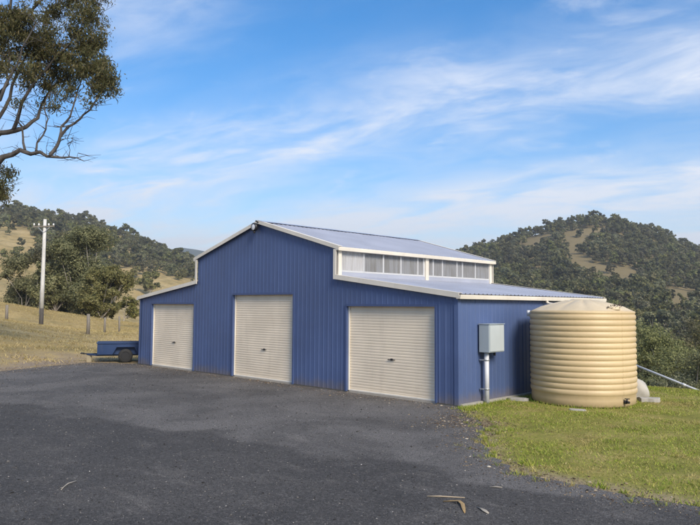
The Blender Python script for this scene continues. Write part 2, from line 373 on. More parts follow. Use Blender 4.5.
def build_terrain():
    na, radii = 560, np.concatenate([[0.0], np.geomspace(1.5, 3600, 190)])
    th = np.linspace(0, 2*math.pi, na, endpoint=False)
    pts = [(0.0, 0.0)]
    for r in radii[1:]: pts += list(zip(r*np.cos(th), r*np.sin(th)))
    P = np.array(pts); z = H(P); V = np.column_stack([P, z])
    k = len(radii)-1
    i = np.arange(k-1)[:, None]; j = np.arange(na)[None, :]; jn = (j+1) % na
    q = np.stack([1+i*na+j, 1+(i+1)*na+j, 1+(i+1)*na+jn, 1+i*na+jn], -1).reshape(-1, 4)
    # shed footprint needs no hole: centre fan as thin quads
    c = np.stack([np.zeros(na//2, int), 1+2*np.arange(na//2), 1+(2*np.arange(na//2)+1) % na, 1+(2*np.arange(na//2)+2) % na], -1)
    me = arr_mesh('terrain', V, np.vstack([q, c]), True)
    a = me.attributes.new('green', 'FLOAT', 'POINT'); a.data.foreach_set('value', lawn_mask(P).astype(np.float32))
    ex = np.array([e[0] for e in EDGE_L[2:]]); ey = np.array([e[1] for e in EDGE_L[2:]])
    xl = np.interp(-P[:, 1], -ey, ex); left = sstep(6.5, 1.0, xl-P[:, 0])*(P[:, 0] < xl+2)*sstep(2, -2, P[:, 1])
    rel = P-CAM[:2]; dl = sstep(90, 140, rel @ HF)*sstep(20, 60, rel @ HR)
    e_ = me.attributes.new('dull', 'FLOAT', 'POINT'); e_.data.foreach_set('value', dl.astype(np.float32))
    exr = np.array([e[0] for e in EDGE_R]); eyr = np.array([e[1] for e in EDGE_R]); dyr = P[:, 1]-np.interp(P[:, 0], exr, eyr)
    left = np.maximum(left, 0.9*sstep(0.75, 0.1, dyr)*(dyr > -1)*(P[:, 0] > 7.9))
    b = me.attributes.new('bare', 'FLOAT', 'POINT'); b.data.foreach_set('value', left.astype(np.float32))
    o = link_mesh('terrain', me, MAT['terrain']); tag(o, kind='structure')
    # distant range all round the valley
    na = 300; th = np.linspace(0, 2*math.pi, na, endpoint=False); rows = []
    az0 = math.atan2(HF[1], HF[0])
    prof = np.zeros(na)
    rr = np.random.default_rng(5)
    for kk in range(1, 16): prof += rr.normal()/kk**0.8*np.sin(kk*th*1.0+rr.uniform(0, 6.28))
    prof = (prof-prof.min())/(prof.max()-prof.min())
    rel = (th-az0+math.pi) % (2*math.pi)-math.pi           # + is left of the view axis
    hgt = 95+75*prof
    w = np.exp(-((rel-math.atan(165/664))/0.10)**2); hgt = hgt*(1-w)+252*w
    w = np.exp(-((rel+0.13)/0.10)**2); hgt = hgt*(1-w)+110*w
    for r, f_ in ((1500, -0.1), (2000, 0.30), (2350, 0.62), (2700, 0.9), (3000, 1.0), (3500, 0.5)):
        wob = rr.normal(size=na)*12*(f_ > 0.2)
        rows.append(np.column_stack([r*np.cos(th), r*np.sin(th), hgt*f_+wob*f_*0.3-14*(f_ < 0)]))
    V = np.vstack(rows); k = len(rows); i = np.arange(k-1)[:, None]; j = np.arange(na)[None, :]; jn = (j+1) % na
    q = np.stack([i*na+j, (i+1)*na+j, (i+1)*na+jn, i*na+jn], -1).reshape(-1, 4)
    t = NT('wooded_range'); n = t.noise(t.pos(), 0.02, 8, 0.7)
    m = t.fin(t.ramp(n, [(0.3, (0.035, 0.048, 0.030)), (0.7, (0.08, 0.088, 0.050))]), 0.95, 0, 0.1)
    tag(link_mesh('hills', arr_mesh('hills', V, q, True), m), kind='structure')
build_terrain()

# ------------------------------------------------------------------ driveway
def jag(pts, step=0.16, amp=0.11, seed=1):
    """outline with a ragged edge: points pushed to either side of the line"""
    rr = random.Random(seed); out = []; w = 0.0
    for (x0, y0), (x1, y1) in zip(pts[:-1], pts[1:]):
        L = math.hypot(x1-x0, y1-y0); n = max(1, int(L/step)) if L < 12 else max(1, int(L/1.5)); nx, ny = -(y1-y0)/L, (x1-x0)/L
        for i in range(n):
            t = i/n; w = w*0.72+rr.uniform(-amp, amp)*0.62 if out else 0.0; a = w+(rr.uniform(-amp, amp)*0.35 if out else 0)
            if n > 3 and i == 0 and out: a *= 0.3
            out.append((x0+(x1-x0)*t+nx*a, y0+(y1-y0)*t+ny*a))
    out.append(pts[-1]); return out
JR = jag(EDGE_R, seed=3); JL = jag(EDGE_L, seed=4)
def m_asphalt():
    t = NT('bitumen'); p = t.pos(); s = t.n('ShaderNodeSeparateXYZ'); t.l(p, s.inputs[0])
    big = t.noise(p, 0.42, 6, 0.62, 0.6); mid = t.noise(p, 1.4, 5, 0.65); fine = t.noise(p, 55, 3, 0.7); vor = t.n('ShaderNodeTexVoronoi'); t.l(p, vor.inputs['Vector']); vor.inputs['Scale'].default_value = 75
    c = t.mix(t.rng(big, 0.34, 0.66), (0.110, 0.103, 0.096), (0.20, 0.188, 0.176))
    # newer, darker seal nearest the viewpoint, older dusty seal by the doors
    ln = t.math('SUBTRACT', t.math('MULTIPLY', s.outputs[0], 0.19), s.outputs[1])      # y = 0.19 x - 7.6
    d = t.math('ADD', t.math('SUBTRACT', ln, 7.55), t.math('MULTIPLY', t.math('SUBTRACT', t.noise(p, 0.5, 4, 0.55), 0.5), 3.4))
    c = t.mix(t.rng(d, -0.25, 0.25, 0.0, 0.72), c, (0.058, 0.0555, 0.053))
    c = t.mix(t.rng(mid, 0.5, 0.8, 0, 0.5), c, (0.21, 0.192, 0.172))
    c = t.mix(t.rng(t.noise(t.scale(p, (0.6, 2.2, 1)), 0.9, 5, 0.6), 0.56, 0.72, 0, 0.45), c, (0.26, 0.238, 0.214))
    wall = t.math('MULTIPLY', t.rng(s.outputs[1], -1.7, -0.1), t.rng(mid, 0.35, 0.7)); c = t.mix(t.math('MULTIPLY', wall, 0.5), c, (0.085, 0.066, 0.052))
    c = t.mix(t.rng(fine, 0.42, 0.62, 0.0, 0.70), c, (0.014, 0.014, 0.015))
    f2 = t.noise(p, 24, 4, 0.75); c = t.mix(t.rng(f2, 0.52, 0.66, 0.0, 0.55), c, (0.018, 0.017, 0.017)); c = t.mix(t.rng(f2, 0.46, 0.34, 0.0, 0.5), c, (0.20, 0.19, 0.18))
    c = t.mix(t.rng(t.noise(p, 120, 2, 0.6), 0.60, 0.76, 0, 0.75), c, (0.24, 0.23, 0.22))
    t.bump(t.math('ADD', t.math('MULTIPLY', vor.outputs['Distance'], 0.6), t.math('ADD', fine, t.math('MULTIPLY', mid, 1.2))), 0.75, 0.014)
    return t.fin(c, t.rng(big, 0.3, 0.7, 0.78, 0.92), 0, 0.18)
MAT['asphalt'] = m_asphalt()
def build_drive():
    poly = JL + [(44, -41)] + list(reversed(JR))
    bm = bmesh.new(); vs_ = [bm.verts.new((x, y, 0.004)) for x, y in poly]
    f = bm.faces.new(vs_); f.normal_update()
    if f.normal.z < 0: f.normal_flip()
    r = bmesh.ops.extrude_face_region(bm, geom=[f])
    for v in r['geom']:
        if isinstance(v, bmesh.types.BMVert): v.co.z = 0.016
    bmesh.ops.triangulate(bm, faces=bm.faces[:]); bmesh.ops.recalc_face_normals(bm, faces=bm.faces[:])
    me = bpy.data.meshes.new('driveway'); bm.to_mesh(me); bm.free()
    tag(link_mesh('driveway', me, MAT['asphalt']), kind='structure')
build_drive()

# ------------------------------------------------------------------ shed
W, A, HE, HJ, HU, HRG, DEP = 7.80, 3.61, 2.706, 3.253, 4.12, 5.13, 8.04
DOORS = [(-6.85, -3.82, 2.44), (-1.40, 1.70, 2.75), (4.03, 7.12, 2.40)]
shed = empty('shed', (0, 0, 0))
tag(shed, 'blue corrugated metal shed with raised centre roof and three cream roller doors', 'shed')
def gable(x, side=0):
    x_ = abs(x)
    if x_ < A or (x_ == A and side < 0): return HRG-(HRG-HU)*x_/A
    return HJ-(HJ-HE)*(x_-A)/(W-A)
PITCH_R, RIBH = 0.1905, 0.007
def rib(x0, x1, RIBH=RIBH):
    """breakpoints (x, offset) of ribbed sheet profile"""
    out = [(x0, 0.0)]; k = math.floor(x0/PITCH_R)-1
    while k*PITCH_R < x1+PITCH_R:
        c = k*PITCH_R
        for dx, o in ((-0.030, 0), (-0.014, RIBH), (0.014, RIBH), (0.030, 0)):
            if x0 < c+dx < x1: out.append((c+dx, o))
        k += 1
    out.append((x1, 0.0)); return sorted(out)
def interp(prof, x):
    for (a, oa), (b, ob) in zip(prof[:-1], prof[1:]):
        if a <= x <= b: return oa+(ob-oa)*(x-a)/max(1e-9, b-a)
    return 0.0
SHEETW = PITCH_R*4
def front_sheets(y, sgn, doors, name='wall_sheet'):
    x = -W; n = 0
    while x < W-0.01:
        x1 = min(W, x+SHEETW); prof = rib(x, x1)
        brk = sorted(set([p[0] for p in prof]+[b for d in doors for b in d[:2] if x < b < x1]+[b for b in (-A, 0.0, A) if x < b < x1]))
        mb = MB()
        for a, b in zip(brk[:-1], brk[1:]):
            mid = (a+b)/2; lo = 0.035
            for d0, d1, dh in doors:
                if d0 < mid < d1: lo = dh
            s_ = -1 if abs(mid) < A else 1
            oa, ob = interp(prof, a), interp(prof, b)
            mb.add([(a, y+sgn*oa, lo), (b, y+sgn*ob, lo), (b, y+sgn*ob, gable(b, s_)-0.03), (a, y+sgn*oa, gable(a, s_)-0.03)], [(0, 1, 2, 3)])
        yo = 0.0015*(n % 2)
        o = mb.build(name, MAT['wall'], shed); o.location.y = sgn*yo; x = x1; n += 1
front_sheets(0.0, -1, DOORS)
front_sheets(DEP, 1, [])
def side_sheets(x, sgn, z0, z1, name='wall_sheet'):
    y = 0.0; n = 0
    while y < DEP-0.01:
        y1 = min(DEP, y+SHEETW); prof = rib(y, y1); mb = MB()
        for (a, oa), (b, ob) in zip(prof[:-1], prof[1:]):
            mb.add([(x+sgn*oa, a, z0), (x+sgn*ob, b, z0), (x+sgn*ob, b, z1), (x+sgn*oa, a, z1)], [(0, 1, 2, 3)])
        o = mb.build(name, MAT['wall'], shed); o.location.x = sgn*0.0015*(n % 2); y = y1; n += 1
side_sheets(W, 1, 0.06, HE-0.01); side_sheets(-W, -1, 0.06, HE-0.01); side_sheets(-A, -1, HJ, HU-0.02)
# roof sheets: ribs run down the slope
OV = 0.09
def roof_sheets(xa, za, xb, zb):
    """from high edge (xa,za) to low edge (xb,zb)"""
    d = Vector((xb-xa, 0, zb-za)).normalized(); nrm = Vector((-d.z, 0, d.x));
    if nrm.z < 0: nrm = -nrm
    y = -OV; n = 0
    while y < DEP+OV-0.01:
        y1 = min(DEP+OV, y+SHEETW); prof = rib(y, y1, 0.022); mb = MB()
        for (a, oa), (b, ob) in zip(prof[:-1], prof[1:]):
            pa = Vector((xa, 0, za)); pb = Vector((xb, 0, zb)); oa_, ob_ = nrm*(oa+0.004*(n % 2)), nrm*(ob+0.004*(n % 2))
            mb.add([pa+oa_+Vector((0, a, 0)), pb+oa_+Vector((0, a, 0)), pb+ob_+Vector((0, b, 0)), pa+ob_+Vector((0, b, 0))], [(0, 1, 2, 3)])
        mb.build('roof_sheet', MAT['roof'], shed); y = y1; n += 1
sl_l = (HJ-HE)/(W-A); sl_u = (HRG-HU)/A
for sg in (-1, 1):
    roof_sheets(sg*(A-0.02), HJ+0.005, sg*(W+0.10), HE+0.018-0.10*sl_l)
    roof_sheets(sg*0.0, HRG+0.01, sg*(A+0.16), HU+0.01-0.16*sl_u)
# ridge cap
mb = MB()
for sg in (-1, 1):
    p0, p1 = Vector((0, 0, HRG+0.055)), Vector((sg*0.24, 0, HRG+0.055-0.24*sl_u))
    mb.add([p0+Vector((0, -OV-0.02, 0)), p0+Vector((0, DEP+OV+0.02, 0)), p1+Vector((0, DEP+OV+0.02, 0)), p1+Vector((0, -OV-0.02, 0))], [(0, 1, 2, 3)])
mb.build('ridge_cap', MAT['roof'], shed)
# barge flashing: face board + top return, front and back
def barge(xa, za, xb, zb, hgt, yf, sgn):
    mb = MB(); a = Vector((xa, 0, za)); b = Vector((xb, 0, zb)); t = 0.02
    y0, y1 = sorted((yf, yf-sgn*t)); up = 0.045
    vs_ = [(xa, y0, za-hgt), (xb, y0, zb-hgt), (xb, y0, zb+up), (xa, y0, za+up), (xa, y1, za-hgt), (xb, y1, zb-hgt), (xb, y1, zb+up), (xa, y1, za+up)]
    mb.add(vs_, [(0, 1, 2, 3), (7, 6, 5, 4), (0, 4, 5, 1), (3, 2, 6, 7), (1, 5, 6, 2), (0, 3, 7, 4)])
    ya, yb = sorted((yf, yf-sgn*0.16))
    mb.add([(xa, ya, za+up+0.001), (xb, ya, zb+up+0.001), (xb, yb, zb+up+0.001), (xa, yb, za+up+0.001), (xa, ya, za+up+0.007), (xb, ya, zb+up+0.007), (xb, yb, zb+up+0.007), (xa, yb, za+up+0.007)],
           [(0, 1, 2, 3), (7, 6, 5, 4), (0, 4, 5, 1), (3, 2, 6, 7), (1, 5, 6, 2), (0, 3, 7, 4)])
    mb.build('barge_flashing', MAT['trim'], shed)
for yf, sg2 in ((-OV-0.025, -1), (DEP+OV+0.025, 1)):
    for sg in (-1, 1):
        barge(0.0, HRG, sg*(A+0.17), HU-0.17*sl_u, 0.062, yf, sg2)
        barge(sg*(A+0.0), HJ, sg*(W+0.11), HE-0.11*sl_l, 0.080, yf-sg2*0.003, sg2)
    for sg in (-1, 1):                                   # upright trim where the centre bay rises
        mb = MB(); y0, y1 = sorted((yf-sg2*0.004, yf-sg2*0.03)); mb.box(min(sg*(A-0.055), sg*(A+0.055)), max(sg*(A-0.055), sg*(A+0.055)), y0, y1, HJ-0.08, HU-0.08)
        mb.build('corner_trim', MAT['trim'], shed)
# corner flashings in wall colour
for sx, yy, sy in ((1, 0, -1), (-1, 0, -1), (1, DEP, 1), (-1, DEP, 1)):
    mb = MB(); xo = sx*(W+0.030); yo = yy+sy*0.030
    mb.box(min(xo, xo-sx*0.12), max(xo, xo-sx*0.12), min(yo, yo-sy*0.006), max(yo, yo-sy*0.006), 0.03, HE-0.02)
    mb.box(min(xo, xo-sx*0.006), max(xo, xo-sx*0.006), min(yo-sy*0.006, yo-sy*0.12), max(yo-sy*0.006, yo-sy*0.12), 0.03, HE-0.02)
    mb.build('corner_flashing', MAT['wall'], shed)
# gutters (open channel) on all four eaves
def gutter(x, z, sg, name='gutter'):
    prof = [(0.0, 0.10), (0.0, 0.0), (0.115, 0.0), (0.125, 0.075), (0.125, 0.105), (0.117, 0.105), (0.117, 0.078), (0.108, 0.008), (0.008, 0.008), (0.008, 0.10)]
    y0, y1 = -OV-0.02, DEP+OV+0.02; mb = MB(); n = len(prof)
    vs_ = [(x+sg*px, yy, z+pz) for yy in (y0, y1) for px, pz in prof]
    mb.add(vs_, [(i, (i+1) % n, n+(i+1) % n, n+i) for i in range(n)])
    for k, yy in ((0, y0), (n, y1)): mb.add([(x, yy, z+.004), (x+sg*.115, yy, z+.004), (x+sg*.122, yy, z+.075), (x, yy, z+.095)], [(0, 1, 2, 3)])
    return mb.build(name, MAT['trim'], shed)
for sg in (-1, 1):
    gutter(sg*(W+0.035), HE-0.115, sg); gutter(sg*(A+0.045), HU-0.125, sg)
# slab
MB().box(-W-0.05, W+0.10, 0.04, DEP+0.1, -1.6, 0.055).build('floor_slab', MAT['concrete'], shed)
# clerestory
SILL, HEAD = 3.39, HU-0.10
mb = MB(); mb.box(A-0.06, A+0.02, 0.05, DEP-0.05, HJ-0.08, SILL); mb.build('clerestory_sill', MAT['roof'], shed)
for y0, y1, nm in ((0.0, 0.13, 'white_post'), (4.06, 4.22, 'white_post'), (DEP-0.13, DEP, 'white_post')):
    MB().box(A-0.08, A+0.055, y0, y1, HJ-0.05, HEAD+0.02).build('clerestory_post', MAT['trim'], shed)
MULL = [1.10, 1.98, 2.82, 3.68, 3.99, 4.50, 5.02, 5.87, 6.20, 7.01]
bays = []; e = [0.13]+MULL[:5]+[4.06]
bays += list(zip(e[:-1], e[1:])); e = [4.22]+MULL[5:]+[DEP-0.13]; bays += list(zip(e[:-1], e[1:]))
t_ = NT('pale_window_frame'); MAT['frame'] = t_.fin(t_.mix(t_.noise(t_.pos(), 6, 3), (0.46, 0.47, 0.48), (0.58, 0.58, 0.57)), 0.45)
for i, (y0, y1) in enumerate(bays):
    if y1-y0 < 0.12: 
        MB().box(A-0.03, A+0.005, y0, y1, SILL, HEAD).build('clerestory_infill', MAT['frame'], shed); continue
    fr = MB(); b = 0.028
    fr.box(A-0.04, A+0.022, y0+0.003, y0+b, SILL+0.001, HEAD); fr.box(A-0.04, A+0.022, y1-b, y1-0.003, SILL+0.001, HEAD)
    fr.box(A-0.04, A+0.022, y0+b, y1-b, SILL+0.001, SILL+b+0.02); fr.box(A-0.04, A+0.022, y0+b, y1-b, HEAD-b, HEAD)
    f = fr.build('window', MAT['frame'], shed)
    pm = MB(); n = max(8, int((y1-y0-2*b)/0.0127)); ys = [y0+b+(y1-y0-2*b)*k/n for k in range(n+1)]
    vs_ = [(A-0.012+0.008*math.sin(2*math.pi*(yy)/0.076), yy, z) for z in (SILL+b+0.02, HEAD-b) for yy in ys]
    pm.add(vs_, [(k, k+1, n+1+k+1, n+1+k) for k in range(n)], True)
    pm.build('pane', MAT['polyw'] if i == 0 else MAT['poly'], f)
# roller doors
for x0, x1, h in DOORS:
    zs = []; z = 0.075; pitch = 0.0762
    while z < h+0.02:
        for dz, o in ((0.0, 0.0), (0.010, 0.0045), (0.038, 0.0065), (0.064, 0.0045)):
            zs.append((z+dz, o))
        z += pitch
    mb = MB(); vs_ = []
    for zz, o in zs: vs_ += [(x0-0.02, 0.085-o, zz), (x1+0.02, 0.085-o, zz)]
    mb.add(vs_, [(2*k, 2*k+1, 2*k+3, 2*k+2) for k in range(len(zs)-1)], False)
    dr = mb.build('roller_door', MAT['door'], shed)
    MB().box(x0+0.01, x1-0.01, 0.055, 0.10, 0.022, 0.085).build('bottom_rail', MAT['rail'], dr, bevel=0.006)
    xc = (x0+x1)/2+0.05
    lk = MB(); lk.box(xc-0.035, xc+0.035, 0.062, 0.076, 0.965, 1.02); lk.tube([(xc-0.12, 0.055, 0.99), (xc+0.12, 0.055, 0.99)], 0.012, 8)
    lk.build('lock_handle', MAT['black'], dr)
    jm = MB(); jw = 0.055
    jm.box(x0-jw, x0, -0.034, 0.09, 0.03, h+jw); jm.build('door_jamb', MAT['bluetrim'], dr)
    jm = MB(); jm.box(x1, x1+jw, -0.034, 0.09, 0.03, h+jw); jm.build('door_jamb', MAT['bluetrim'], dr)
    jm = MB(); jm.box(x0, x1, -0.045, 0.05, h, h+jw+0.01); jm.build('door_head', MAT['bluetrim'], dr)
    for xg, s in ((x0, 1), (x1, -1)):
        g = MB(); g.box(min(xg+s*0.002, xg+s*0.05), max(xg+s*0.002, xg+s*0.05), 0.04, 0.068, 0.02, h-0.002); g.build('door_guide', MAT['rail'], dr)
# flood light at the gable
fl = empty('flood_light', (-0.10, -0.12, HRG-0.17)); tag(fl, 'round black rimmed flood light under the gable peak of the blue shed', 'light')
def ring(mb, c, r0, r1, dpt, n=20):
    prof = [(r0, 0), (r1, 0.01), (r1, dpt), (r0*0.6, dpt+0.05)]
    vs_ = [(c[0]+r*math.cos(2*math.pi*j/n), c[1]-0.10+d, c[2]+r*math.sin(2*math.pi*j/n)) for r, d in prof for j in range(n)]
    k = len(prof); mb.add(vs_, [(i*n+j, (i+1)*n+j, (i+1)*n+(j+1) % n, i*n+(j+1) % n) for i in range(k-1) for j in range(n)], True)
mb = MB(); ring(mb, (0, 0, 0), 0.10, 0.135, 0.09); mb.build('housing', MAT['black'], fl)
mb = MB(); mb.add([(0, -0.115, 0)]+[(0.098*math.cos(2*math.pi*j/20), -0.092, 0.098*math.sin(2*math.pi*j/20)) for j in range(20)], [(0, 1+j, 1+(j+1) % 20) for j in range(20)], True); mb.build('lens', MAT['lens'], fl)
mb = MB(); mb.tube([(0.10, 0.10, 0.10), (0.13, -0.02, 0.16), (0.10, -0.08, 0.20)], 0.025, 8);  mb.build('bracket', MAT['black'], fl)
MB().tube([(0.0, -0.05, -0.13), (0.0, -0.05, -0.20)], 0.035, 8).build('motion_sensor', MAT['black'], fl)

# ------------------------------------------------------------------ meter box on its post
mbx = empty('meter_box', (7.98, 0.97, 0)); tag(mbx, 'grey metal meter box on a white pipe post against the blue side wall', 'meter box')
ox, oy = 7.98, 0.97
MB().box(7.85-ox, 8.15-ox, 0.825-oy, 1.52-oy, 1.27, 1.965).build('cabinet', MAT['greybox'], mbx, bevel=0.012)
MB().box(8.151-ox, 8.166-ox, 0.85-oy, 1.495-oy, 1.295, 1.94).build('cabinet_door', m_paint('pale_grey_door', (0.45, 0.49, 0.49), 0.45, 0.15), mbx, bevel=0.005)
MB().box(7.84-ox, 8.172-ox, 0.815-oy, 1.53-oy, 1.967, 1.982).build('rain_hood', MAT['greybox'], mbx)
MB().tube([(0, 0, -0.1), (0, 0, 1.268)], 0.060, 16).build('post', MAT['pvc'], mbx)
for z in (0.36, 1.08):
    mb = MB(); mb.tube([(0, 0, z-0.015), (0, 0, z+0.015)], 0.075, 16); mb.box(-0.15, -0.05, -0.09, -0.06, z-0.015, z+0.015); mb.build('pipe_clamp', MAT['galv'], mbx)
MB().tube([(0.06, 0.27, 1.18), (0.06, 0.27, 1.268)], 0.03, 10).build('conduit_gland', MAT['black'], mbx)

# ------------------------------------------------------------------ rain water tank
TX, TY, TR = 9.40, 3.25, 1.275
tank = empty('water_tank', (TX, TY, 0)); tag(tank, 'beige ribbed plastic rain water tank beside the blue shed', 'water tank')
prof = [(TR-0.03, 0.0), (TR, 0.03), (TR+0.004, 0.16), (TR, 0.26)]
z = 0.27; nr = 14; ph = (2.235-0.27)/nr
for i in range(nr):
    for k in range(1, 9):
        u_ = k/8; prof.append((TR+0.034*abs(math.sin(math.pi*u_))**0.5, z+ph*u_))
    z += ph
prof += [(TR+0.012, 2.25), (TR+0.022, 2.275), (TR+0.012, 2.305), (TR-0.05, 2.33)]
MB().lathe(prof, 96).build('body', MAT['tank'], tank)
sdir = (Vector((HR[0], HR[1], 0))*0.50-Vector((HF[0], HF[1], 0))*1.0).normalized(); mb = MB(); sa_ = Vector((-sdir.y, sdir.x, 0))*0.006
vs_ = []
for r_, z_ in prof[1:-2]: vs_ += [sdir*(r_+0.003)-sa_+Vector((0, 0, z_)), sdir*(r_+0.003)+sa_+Vector((0, 0, z_))]
mb.add(vs_, [(2*k, 2*k+1, 2*k+3, 2*k+2) for k in range(len(vs_)//2-1)], True); mb.build('mould_seam', MAT['tank'], tank)
n = 96; vs_ = []; rings = [(TR-0.05, 2.33), (TR*0.8, 2.405), (TR*0.55, 2.49), (TR*0.30, 2.565), (0.30, 2.585), (0.25, 2.615), (0.0, 2.62)]
for r, z in rings:
    for j in range(n):
        seg = abs(math.sin(6*(2*math.pi*j/n)/1.0)); bul = 0.030*(seg**0.6) if 0.32 < r < TR-0.06 else 0
        vs_.append((r*math.cos(2*math.pi*j/n), r*math.sin(2*math.pi*j/n), z+bul))
mb = MB(); mb.add(vs_, [(i*n+j, i*n+(j+1) % n, (i+1)*n+(j+1) % n, (i+1)*n+j) for i in range(len(rings)-1) for j in range(n)], True)
mb.build('lid', MAT['tanktop'], tank)
def dirv(px, py): v = Vector((px-TX, py-TY, 0)); return v.normalized()
vd = (Vector((HR[0], HR[1], 0))*0.55-Vector((HF[0], HF[1], 0))*1.0).normalized()
mb = MB(); p0 = vd*(TR-0.02)+Vector((0, 0, 0.13)); mb.tube([p0, p0+vd*0.09], 0.045, 12); mb.tube([p0+vd*0.09, p0+vd*0.16], 0.030, 12); mb.tube([p0+vd*0.10+Vector((0, 0, -.02)), p0+vd*0.10+Vector((0, 0, 0.075))], 0.02, 8)
mb.bar(p0+vd*0.10+Vector((-0.05, -0.03, 0.08)), p0+vd*0.10+Vector((0.05, 0.03, 0.08)), 0.02, 0.02); mb.build('outlet_valve', MAT['black'], tank)
# leaf strainer and inlet fittings on the lid rim
sv = (Vector((HR[0], HR[1], 0))*0.42-Vector((HF[0], HF[1], 0))*0.90).normalized(); sp = sv*(TR*0.84)+Vector((0, 0, 2.385))
mb = MB(); mb.lathe([(0.16, -0.03), (0.16, 0.035), (0.13, 0.05), (0.0, 0.04)], 20, (sp.x, sp.y)); mb.v = [(a, b, c+sp.z) for a, b, c in mb.v]; mb.build('leaf_strainer', MAT['tanktop'], tank)
rr = random.Random(4); mb = MB()
for k in range(34):
    a = rr.uniform(0, 6.28); q = sp+Vector((math.cos(a), math.sin(a), 0))*rr.uniform(0.02, 0.26)+Vector((0, 0, rr.uniform(0.01, 0.09)))
    mb.bar(q, q+Vector((rr.uniform(-.09, .09), rr.uniform(-.09, .09), rr.uniform(-.03, .07))), 0.014, 0.008)
o = mb.build('leaf_litter', m_plain('dead_leaves', (0.075, 0.05, 0.03), 0.9), tank); o['kind'] = 'stuff'
ov = Vector((-1, -0.45, 0)).normalized(); q = ov*(TR-0.05)+Vector((0, 0, 2.24))
mb = MB(); mb.tube([q, q+ov*0.14], 0.05, 12); mb.tube([q+ov*0.115+Vector((0, 0, -.08)), q+ov*0.115+Vector((0, 0, .08))], 0.045, 12); mb.build('overflow_fitting', MAT['pvc'], tank)
# downpipe from the gutter into the tank
dp = MB(); dp.tube([(7.9, 4.2, 2.58), (7.97, 4.2, 2.50), (8.35, 3.9, 2.47), (8.8, 3.6, 2.50), (8.95, 3.5, 2.50), (8.95, 3.5, 2.42)], 0.045, 12)
tag(dp.build('downpipe', MAT['trim']), 'cream downpipe running from the shed gutter onto the tank lid', 'pipe')

# ------------------------------------------------------------------ slabs, boulder, pipe behind the tank
def rock(name, c, r, sc, mat, seed, label, cat='rock', group=None, sub=3, rough=0.10):
    bm = bmesh.new(); bmesh.ops.create_icosphere(bm, subdivisions=sub, radius=1.0)
    rr = np.random.default_rng(seed); ph_ = rr.uniform(0, 6.28, (6, 3)); fr = rr.uniform(1.2, 3.6, (6, 3))
    for v in bm.verts:
        d = sum(math.sin(fr[i][0]*v.co.x+ph_[i][0])*math.sin(fr[i][1]*v.co.y+ph_[i][1])*math.sin(fr[i][2]*v.co.z+ph_[i][2]) for i in range(6))
        v.co *= 1+rough*d; v.co.x *= sc[0]*r; v.co.y *= sc[1]*r; v.co.z *= sc[2]*r
    me = bpy.data.meshes.new(name); bm.to_mesh(me); bm.free()
    for p in me.polygons: p.use_smooth = True
    o = link_mesh(name, me, mat, None, c); return tag(o, label, cat, group)
rock('boulder', (9.98, 5.08, 0.16), 0.40, (0.95, 0.85, 0.88), MAT['rock'], 2, 'pale rounded boulder half hidden behind the right of the beige tank')
def slab(name, c, sx, sy, h, rz, mat, label, seed, cat='slab'):
    rr = random.Random(seed); n = 14; mb = MB(); top = []; bot = []
    for j in range(n):
        a = 2*math.pi*j/n; k = rr.uniform(0.86, 1.08); q = 1/max(abs(math.cos(a)), abs(math.sin(a)))**0.7
        top.append((sx*k*q*math.cos(a)*0.97, sy*k*q*math.sin(a)*0.97, h*rr.uniform(0.9, 1.1))); bot.append((sx*k*q*math.cos(a), sy*k*q*math.sin(a), -0.05))
    mb.add(bot+top, [tuple(range(n, 2*n))]+[(j, (j+1) % n, n+(j+1) % n, n+j) for j in range(n)])
    o = mb.build(name, mat, None, c, bevel=0.012); o.rotation_euler.z = rz; return tag(o, label, cat)
slab('stone_slab', (10.62, 4.46, 0), 0.30, 0.17, 0.085, 0.6, MAT['concrete'], 'flat concrete slab on the grass at the right foot of the tank', 1)
slab('stone_slab', (8.18, 2.12, 0), 0.26, 0.13, 0.06, 0.35, MAT['concrete'], 'flat pale slab on the ground between shed wall and tank', 2)
slab('stone_slab', (10.02, 1.66, 0), 0.20, 0.09, 0.02, 0.35, MAT['concrete'], 'small half buried pale slab in the grass in front of the tank', 3)
A0 = Vector((8.40, 8.5, 0.66)); A1 = Vector((12.6, 8.5, -0.78))
pp = empty('drain_pipe', A0); tag(pp, 'long straight white pipe sloping down beyond the lawn right of the tank', 'pipe')
MB().tube([Vector((0, 0, 0)), A1-A0], 0.035, 12).build('pipe_run', MAT['pvc'], pp)
mid_ = (A1-A0)*0.42
MB().tube([mid_-(A1-A0).normalized()*0.06, mid_+(A1-A0).normalized()*0.06], 0.043, 12).build('pipe_coupling', MAT['pvc'], pp)
MB().tube([(0.05, 0.0, -0.03), (0.05, 0.0, Hz(8.65, 7.95)-A0.z-0.2)], 0.03, 8).build('support_stake', MAT['galv'], pp)

# ------------------------------------------------------------------ trailer
th = math.atan2(-0.89, -0.456)
tr = empty('box_trailer', (-9.70, 0.26, Hz(-9.70, 0.26)), th); tag(tr, 'small blue box trailer parked at the left end of the shed', 'trailer')
L2, W2 = 1.02, 0.64; zb, zt = 0.34, 0.80
def panel(x0, x1, y0, y1, z0, z1, name='side_panel'): return MB().box(x0, x1, y0, y1, z0, z1).build(name, MAT['trailer'], tr, bevel=0.006)
panel(-L2, L2, W2-0.02, W2, zb, zt); panel(-L2, L2, -W2, -W2+0.02, zb, zt)
panel(L2-0.02, L2-0.001, -W2+0.021, W2-0.021, zb, zt, 'front_panel'); panel(-L2+0.001, -L2+0.02, -W2+0.021, W2-0.021, zb, zt, 'tailgate')
panel(-L2+0.02, L2-0.021, -W2+0.021, W2-0.021, zb+0.01, zb+0.03, 'floor')
mb = MB()
for s in (-1, 1): mb.bar((-L2-0.02, s*(W2+0.01), zt+0.012), (L2+0.02, s*(W2+0.01), zt+0.012), 0.05, 0.045)
